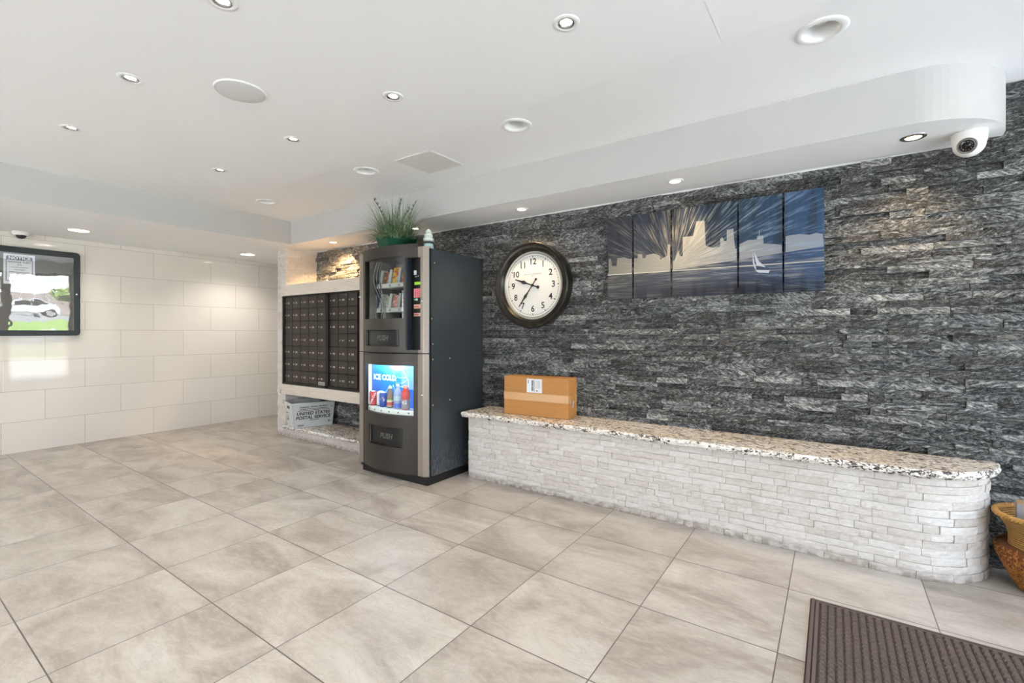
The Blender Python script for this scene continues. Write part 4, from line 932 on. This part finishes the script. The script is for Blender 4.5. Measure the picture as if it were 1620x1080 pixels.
sky = [[(-1.384,1.742),(-1.365,1.74),(-1.359,1.687),(-1.323,1.684),(-1.316,1.741),(-1.268,1.743),(-1.221,1.727),(-1.206,1.73)],
 [(-1.190,1.729),(-1.162,1.728),(-1.16,1.756),(-1.13,1.753),(-1.126,1.724),(-1.107,1.723),(-1.099,1.744),(-1.043,1.75),(-1.005,1.73),(-.999,1.702),(-.983,1.711),(-.951,1.725),(-.948,1.804),(-.932,1.803)],
 [(-.913,1.683),(-.903,1.688),(-.876,1.755),(-.866,1.717),(-.847,1.71),(-.847,1.843),(-.779,1.843),(-.758,1.938),(-.706,1.936),(-.698,1.769),(-.655,1.749),(-.609,1.754),(-.609,1.805),(-.596,1.814),(-.584,1.787),(-.569,1.786),(-.569,1.857),(-.53,1.862),(-.526,1.791),(-.518,1.73),(-.510,1.726)],
 [(-.494,1.755),(-.446,1.777),(-.393,1.774),(-.393,1.797),(-.36,1.796),(-.357,1.744),(-.303,1.738),(-.258,1.726)],
 [(-.238,1.777),(-.207,1.781),(-.163,1.782),(-.115,1.772),(-.08,1.779),(-.05,1.769),(-.046,1.713)]]
px = [(-1.394, -1.203), (-1.193, -.930), (-.918, -.508), (-.498, -.256), (-.246, -.043)]
al_ = ['leftmost narrow panel of the five panel metal skyline artwork', 'second metal skyline panel from the left, left of the light burst', 'widest middle metal skyline panel with the tallest tower and gold light burst', 'fourth metal skyline panel with the small sailboat', 'rightmost metal skyline panel with blue sky streaks']
for k, ((x0, x1), ss, lb) in enumerate(zip(px, sky, al_)):
    a = empty('art_panel', ((x0+x1)/2, 3.30, 1.436), lb, 'wall art', 'five panels of the metal skyline artwork')
    with_uv(MB().bbox(x0, x1, 3.286, 3.289, 1.436, 2.042, .001)).build('metal_sheet', ART, a, world=True)
    MB().box(x0+.02, x1-.02, 3.289, 3.322, 1.47, 2.01).build('backing_frame', black_plastic, a, world=True)
    wl = [1.622+max(0, (x+.915))*.085 for x in (ss[-1][0], ss[0][0])]
    with_uv(MB().prism(ss+[(ss[-1][0], wl[0]), (ss[0][0], wl[1])], 3.2848, 3.2860, 'y')).build('skyline', ARTS, a, world=True)
    if k == 3:
        bo = MB(); bs = M('boat_silver', '#b9bcc4', .35, .4)
        bo.prism([(-.418, 1.700), (-.410, 1.640), (-.398, 1.590), (-.405, 1.590), (-.418, 1.63)], 3.2840, 3.2848, 'y'); bo.prism([(-.410, 1.700), (-.385, 1.640), (-.345, 1.597), (-.396, 1.612), (-.402, 1.64)], 3.2840, 3.2848, 'y')
        bo.prism([(-.405, 1.585), (-.322, 1.577), (-.330, 1.560), (-.388, 1.567)], 3.2840, 3.2848, 'y'); bo.build('sailboat', bs, a, world=True)
        MB().box(-.382, -.380, 3.2840, 3.2848, 1.796, 1.83).build('mast', bs, a, world=True)

# ------------------------------------------------------------------ cardboard box on the bench
cb_ = empty('cardboard_box', (-1.912, 3.160, .538), 'brown cardboard shipping box with a white label standing on the granite bench top', 'box', rz=radians(3.5))
card_m = (lambda g: (g.set(Base_Color=g.mix(g.noise(g.map(g.n('TexCoord').outputs['Object'], (2, 2, 18)), 4, 5), '#a9753e', '#bb854a'), Roughness=.7), g.m)[-1])(Mt('cardboard'))
hx, hy, H = .282, .080, .305
m = MB().bbox(-hx, hx, -hy, hy, .001, H, .003); m.build('carton', card_m, cb_)
tape = (lambda g: (g.set(Base_Color='#c79a68', Roughness=.18), g.m)[-1])(Mt('packing_tape'))
m = MB(); m.box(-hx-.0008, hx+.0008, -hy-.0008, -hy, .120, .178); m.box(hx, hx+.0008, -hy-.0008, -hy+.05, .118, .180); m.box(hx, hx+.0008, hy-.035, hy+.0008, .118, .180); m.build('packing_tape', tape, cb_)
m = MB().box(-.072, .062, -hy-.0014, -hy-.0004, .185, .292); lo_ = m.build('shipping_label', M('label_paper', '#e4e6e8', .5, var=.02), cb_)
q = MB(); rng = random.Random(4); z = .198
while z < .278: h_ = rng.uniform(.0015, .005); q.box(-.030, -.010, -hy-.0020, -hy-.0013, z, z+h_); z += h_+rng.uniform(.0012, .003)
q.box(-.062, -.056, -hy-.002, -hy-.0013, .255, .285); q.box(-.003, -.001, -hy-.002, -hy-.0013, .19, .288); q.box(.012, .025, -hy-.002, -hy-.0013, .197, .204)
for k in range(4): q.box(.010+k*.010, .0115+k*.010, -hy-.002, -hy-.0013, .22, .28)
q.build('label_print', M('label_black', '#2b2b2d', .6), lo_)
m = MB(); m.add([(hx+.0012, -.010, .080), (hx+.0012, .018, .085), (hx+.0012, .028, .130), (hx+.0012, .002, .128)], [(0, 1, 2, 3), (3, 2, 1, 0)]); m.build('side_sticker', M('side_sticker', '#eceae6', .5), cb_)

# ------------------------------------------------------------------ notice case on the tile wall
nc = empty('notice_case', (XL+.002, 1.02, 1.155), 'black framed glass notice case on the glossy tile wall, cut by the left edge', 'notice board')
Y0, Y1, Z0, Z1, FX = .12, 1.478, 1.158, 2.035, XL+.045
def rrect(y0, y1, z0, z1, r, n=5):
    out = []
    for cy, cz, a0 in ((y1-r, z0+r, -90), (y1-r, z1-r, 0), (y0+r, z1-r, 90), (y0+r, z0+r, 180)):
        for i in range(n+1): a = radians(a0+90*i/n); out.append((cy+r*cos(a), cz+r*sin(a)))
    return out
o_ = rrect(Y0, Y1, Z0, Z1, .035); i_ = rrect(Y0+.052, Y1-.052, Z0+.055, Z1-.06, .004); n = len(o_)
fr = MB(); vs = [(XL+.001, *p) for p in o_]+[(FX-.006, *p) for p in o_]+[(FX, p[0]*.994+.006*(Y0+Y1)/2, p[1]*.994+.006*(Z0+Z1)/2) for p in o_]+[(FX, *p) for p in i_]+[(FX-.02, *p) for p in i_]
fr.add(vs, [(r*n+i, r*n+(i+1) % n, (r+1)*n+(i+1) % n, (r+1)*n+i) for r in range(4) for i in range(n)])
fr.build('frame', M('case_black', '#23282b', .38, .3), nc, world=True)
MB().box(XL+.001, XL+.008, Y0+.04, Y1-.04, Z0+.04, Z1-.04).build('back_board', M('board_grey', '#6d6a67', .7), nc, world=True)
gp = glass_mat('case_glass', (.92, .93, .93, 1), .12, .0, .022, 8)
tl = .026; zc_ = (Z0+Z1)/2; a = MB()
a.add([(FX-.012+(z-zc_)*tl, y, z) for y, z in ((Y0+.05, Z0+.053), (Y1-.05, Z0+.053), (Y1-.05, Z1-.058), (Y0+.05, Z1-.058))], [(0, 1, 2, 3)]); a.build('glass_door', gp, nc, world=True)
MB().lathe([(.0001, .006), (.007, .006), (.010, .003), (.011, 0)], 20, (FX, 1.448, 1.592), 'x').build('lock', chrome, nc, world=True)
no = MB().box(XL+.010, XL+.0115, .922, 1.140, 1.668, 1.965).build('notice_paper', M('notice_white', '#eef0f3', .5, var=.02)); no['label'] = 'white printed NOTICE sheet inside the black glass case'; no['category'] = 'notice'
navy = M('notice_navy', '#2d3566', .5); q = MB(); xx = XL+.0125
q.prism([(.940, 1.905), (1.122, 1.905), (1.122, 1.935), (1.112, 1.945), (.950, 1.945), (.940, 1.935)][::-1], XL+.0115, xx, 'x')
for y0_, y1_, z0_, z1_ in ((.938, .943, 1.70, 1.91), (1.119, 1.124, 1.70, 1.91), (.938, 1.124, 1.697, 1.702)): q.box(XL+.0115, xx, y0_, y1_, z0_, z1_)
q.build('heading_banner', navy, no)
FX_ = lambda y, z: Matrix.Translation((xx+.0008, y, z)) @ Matrix.Rotation(pi/2, 4, 'Z') @ Matrix.Rotation(pi/2, 4, 'X')
q = MB(); put_text(q, 'NOTICE', .042, FX_(1.031, 1.925), offset=.0012); q.build('heading', paper_w, no)
q = MB(); put_text(q, 'PACKAGE THEFT', .021, FX_(1.031, 1.885), offset=.0005); put_text(q, 'IS A', .018, FX_(1.031, 1.860), offset=.0004)
for z, w in ((1.835, .06), (1.812, .04), (1.788, .07), (1.765, .05), (1.742, .065), (1.72, .05)): q.box(xx-.0005, xx+.0003, 1.031-w, 1.031+w, z-.0018, z+.0018)
q.build('notice_text', M('notice_ink', '#3b3f4a', .6), no)

# ------------------------------------------------------------------ door mat
mat_o = empty('door_mat', (.5, 1.9, 0), 'dark brown ribbed rubber-backed door mat on the tile floor', 'door mat')
mb_ = M('mat_brown', '#5c504a', .85, var=.22, scale=90); MX0, MX1, MY0, MY1 = -.083, 1.25, 1.30, 2.468
MB().bbox(MX0, MX1, MY0, MY1, .0005, .007, .002).build('mat_base', M('mat_base_brown', '#3b332f', .85), mat_o, world=True)
m = MB()
for k, o2 in enumerate((.006, .022)):
    for a_ in (0, 1):
        m.box(MX0+o2, MX0+o2+.011, MY0+o2, MY1-o2, .006, .0115) if a_ == 0 else m.box(MX1-o2-.011, MX1-o2, MY0+o2, MY1-o2, .006, .0115)
    m.box(MX0+o2+.011, MX1-o2-.011, MY1-o2-.008, MY1-o2, .006, .0105); m.box(MX0+o2+.011, MX1-o2-.011, MY0+o2, MY0+o2+.008, .006, .0105)
m.build('border_ribs', mb_, mat_o, world=True)
m = MB(); x = MX0+.040; ci = 0
while x < MX1-.06:
    y = MY0+.034
    while y < MY1-.045:
        w, d = .0225, .0225; m.add([(x, y, .006), (x+w, y-.006, .006), (x+w, y-.006+d, .006), (x, y+d, .006), (x+.005, y+.007, .0155), (x+w-.005, y+.002, .0155), (x+w-.005, y+d-.011, .0155), (x+.005, y+d-.006, .0155)], [(4, 5, 6, 7), (0, 1, 5, 4), (1, 2, 6, 5), (2, 3, 7, 6), (3, 0, 4, 7)]); y += .0285
    x += .0262; ci += 1
m.build('tufted_ribs', mb_, mat_o, world=True)

# ------------------------------------------------------------------ woven basket
bk = empty('woven_basket', (.800, 3.115, 0), 'brown woven basket with a flared braided rim at the right edge beside the bench', 'basket')
g = Mt('rope_straw'); xyz = g.n('SeparateXYZ', {0: g.n('TexCoord').outputs['Object']}); oc = g.n('TexCoord').outputs['Object']
wz = g.m_('SINE', g.m_('MULTIPLY', xyz.outputs[2], 2*pi/.0095)); an_ = g.m_('ARCTAN2', xyz.outputs[1], xyz.outputs[0]); tw = g.m_('SINE', g.m_('ADD', g.m_('MULTIPLY', an_, 70.), g.m_('MULTIPLY', xyz.outputs[2], 500.)))
c = g.ramp(g.m_('ADD', g.m_('MULTIPLY', wz, .3), g.m_('ADD', .4, g.m_('MULTIPLY', g.noise(oc, 40, 3), .3))), (.15, '#6d4a22'), (.5, '#b07f3f'), (.85, '#cf9f5c')); g.set(Base_Color=c, Roughness=.75); g.bump(g.m_('ADD', wz, g.m_('MULTIPLY', tw, .35)), .7, .004); straw = g.m
MB().lathe([(.128, .190), (.124, .215), (.124, .250), (.133, .285), (.150, .315), (.166, .342), (.160, .342), (.144, .315), (.126, .285), (.116, .250)], 56).build('woven_neck', straw, bk)
MB().lathe([(.0001, .002), (.070, .002), (.085, .012), (.118, .07), (.150, .13), (.163, .175), (.164, .195), (.150, .203), (.126, .205)], 56).build('lower_body', M('fibre_base', '#6d4322', .85, var=.3, scale=50), bk)
m = MB()
for s_ in range(3):
    pts = [((.166+.0085*cos(a*24+s_*2.1))*cos(a), (.166+.0085*cos(a*24+s_*2.1))*sin(a), .347+.0085*sin(a*24+s_*2.1)) for a in [2*pi*i/160 for i in range(161)]]
    m.tube(pts, .0060, 6)
m.build('braided_rim', M('braid_straw', '#b98a49', .7, var=.2, scale=60), bk)
fib = [MB(), MB()]; rng = random.Random(77)
for i in range(5600):
    a = rng.uniform(0, 2*pi); z = rng.uniform(.012, .198); r = .078+(.164-.078)*min(1, (z-.008)/.16)**.8
    p = Vector((r*cos(a), r*sin(a), z)); out = Vector((cos(a), sin(a), 0)); tg = Vector((-sin(a), cos(a), 0)); v = (Vector((0, 0, 1))*rng.uniform(-1, 1)+tg*rng.uniform(-.8, .8)).normalized(); l = rng.uniform(.018, .042); sd = v.cross(out)*rng.uniform(.0010, .0024)
    e = out*rng.uniform(.003, .009); q0, q1, q2 = p-v*l*.5, p+e, p+v*l*.5+e*.4
    fib[i % 2].add([q0-sd, q0+sd, q1+sd, q1-sd, q2+sd*.4, q2-sd*.4], [(0, 1, 2, 3), (3, 2, 4, 5)])
tag(fib[0].build('shaggy_fibre', M('fibre_amber', '#b4762f', .7, var=.3, scale=40), bk), kind='stuff'); tag(fib[1].build('shaggy_fibre_dark', M('fibre_brown', '#7a4720', .75, var=.3, scale=40), bk), kind='stuff')
t = empty('carton', (.80, 3.13, .035), 'grey carton with a tan top edge standing in the woven basket', 'box', rz=radians(-8))
m = MB(); m.bbox(-.095, .095, -.032, .032, .0, .360, .002); m.build('carton_body', M('grey_card', '#8e8e90', .6), t)
MB().box(-.094, .094, -.031, .031, .360, .366).build('carton_top', M('tan_card', '#a98c6c', .7), t)

# ------------------------------------------------------------------ what the entrance glass looks out on (seen as a reflection in the notice case)
asphalt = M('asphalt', '#8c8b89', .8, var=.12, scale=2); conc = M('concrete_walk', '#dddbd6', .8, var=.06, scale=1.5)
struct('ground_pavement', MB().box(XR+.12, 18, -30, 40, -.12, -.005), conc)
struct('ground_rear', MB().box(-20, XR+.12, -30, YF-.12, -.12, -.005), conc)
struct('ground_asphalt', MB().box(33, 70, -40, 60, -.12, -.02), asphalt)
gs = (lambda g: (g.set(Base_Color=g.mix(g.noise(g.n('TexCoord').outputs['Object'], 3, 6, .7), '#5f7d38', '#93ad58'), Roughness=.9), g.m)[-1])(Mt('lawn_green'))
tag(MB().box(18, 33, -40, 60, -.12, -.01).build('lawn', gs), 'green lawn outside seen reflected in the notice case glass', 'lawn', kind='stuff')
def car(x, y, label, col, rz=0):
    t = empty('parked_car', (x, y, -.02), label, 'car', rz=rz)
    body = [(-2.25, .35), (-2.25, .75), (-2.05, .92), (-1.1, .98), (-.35, 1.42), (.95, 1.45), (1.65, 1.05), (2.2, .98), (2.28, .7), (2.25, .35)]
    MB().prism(body, -.88, .88, 'y').build('car_body', M('car_paint', col, .25, .4), t, bevel=.06)
    for sg in (-1, 1):
        MB().prism([(-.95, 1.02), (-.32, 1.36), (.30, 1.38), (.30, 1.02)], sg*.885-.01, sg*.885+.01, 'y').build('side_window', black_plastic, t)
        MB().prism([(.36, 1.02), (.36, 1.38), (.88, 1.38), (1.35, 1.04)], sg*.885-.01, sg*.885+.01, 'y').build('side_window', black_plastic, t)
        for xx_ in (-1.4, 1.4): 
            w = MB().lathe([(.0001, -.1), (.32, -.1), (.34, -.08), (.34, .08), (.32, .1), (.0001, .1)], 24, ax='y', c=(xx_, sg*.80, .34)); wo = w.build('wheel', black_plastic, t)
            MB().lathe([(.0001, .02), (.2, .02)], 16, ax='y', c=(xx_, sg*.80-(.11 if sg < 0 else -.13), .34)).build('hubcap', chrome, wo)
    return t
car(44, 9.2, 'silver car parked across the lawn, mirrored in the notice case glass', '#c7ccd6', radians(90)); car(45, 14.8, 'white car parked beside the silver one, mirrored in the notice case glass', '#e3e5ea', radians(90)); car(46, 3.6, 'blue-grey car on the other side of the silver one, mirrored in the notice glass', '#5f6f8a', radians(90))
fw = MB()
for k in range(60): fw.box(57, 57.1, -20+k*1.0, -20+k*1.0+.94, 0, 2.1)
tag(fw.build('board_fence', M('fence_grey', '#8d8580', .8, var=.15, scale=3)), 'grey board fence behind the parked cars, mirrored in the notice case glass', 'fence')
lg = lf('tree_leaf', '#4f6a34', '#93a863')
for k, (x, y, s_) in enumerate(((52.5, 14.5, 1.0), (51, 4, .8), (53, 22, 1.2))):
    t = empty('small_tree', (x, y, 0), ['small green tree in front of the fence above the silver car in the mirrored view', 'lower green tree right of the mirrored cars', 'green tree at the far end of the mirrored fence'][k], 'tree', 'trees by the fence outside')
    MB().tube([(0, 0, -.02), (.05, 0, .9), (0, .05, 1.9)], [.12, .09, .05], 8).build('trunk', M('bark', '#5b4a3c', .9), t)
    m = MB(); rng = random.Random(k)
    for i in range(900):
        v = Vector((rng.gauss(0, 1), rng.gauss(0, 1), rng.gauss(0, 1))).normalized()*rng.uniform(.6, 1); c0 = Vector((0, 0, 2.1*s_))+Vector((v.x*1.6*s_, v.y*1.9*s_, v.z*1.0*s_)); u = Vector((rng.gauss(0, 1), rng.gauss(0, 1), rng.gauss(0, 1))).normalized()*.16; w = u.orthogonal().normalized()*.12
        m.add([c0-u, c0+w, c0+u, c0-w], [(0, 1, 2, 3)])
    tag(m.build('foliage', lg, t), kind='stuff')
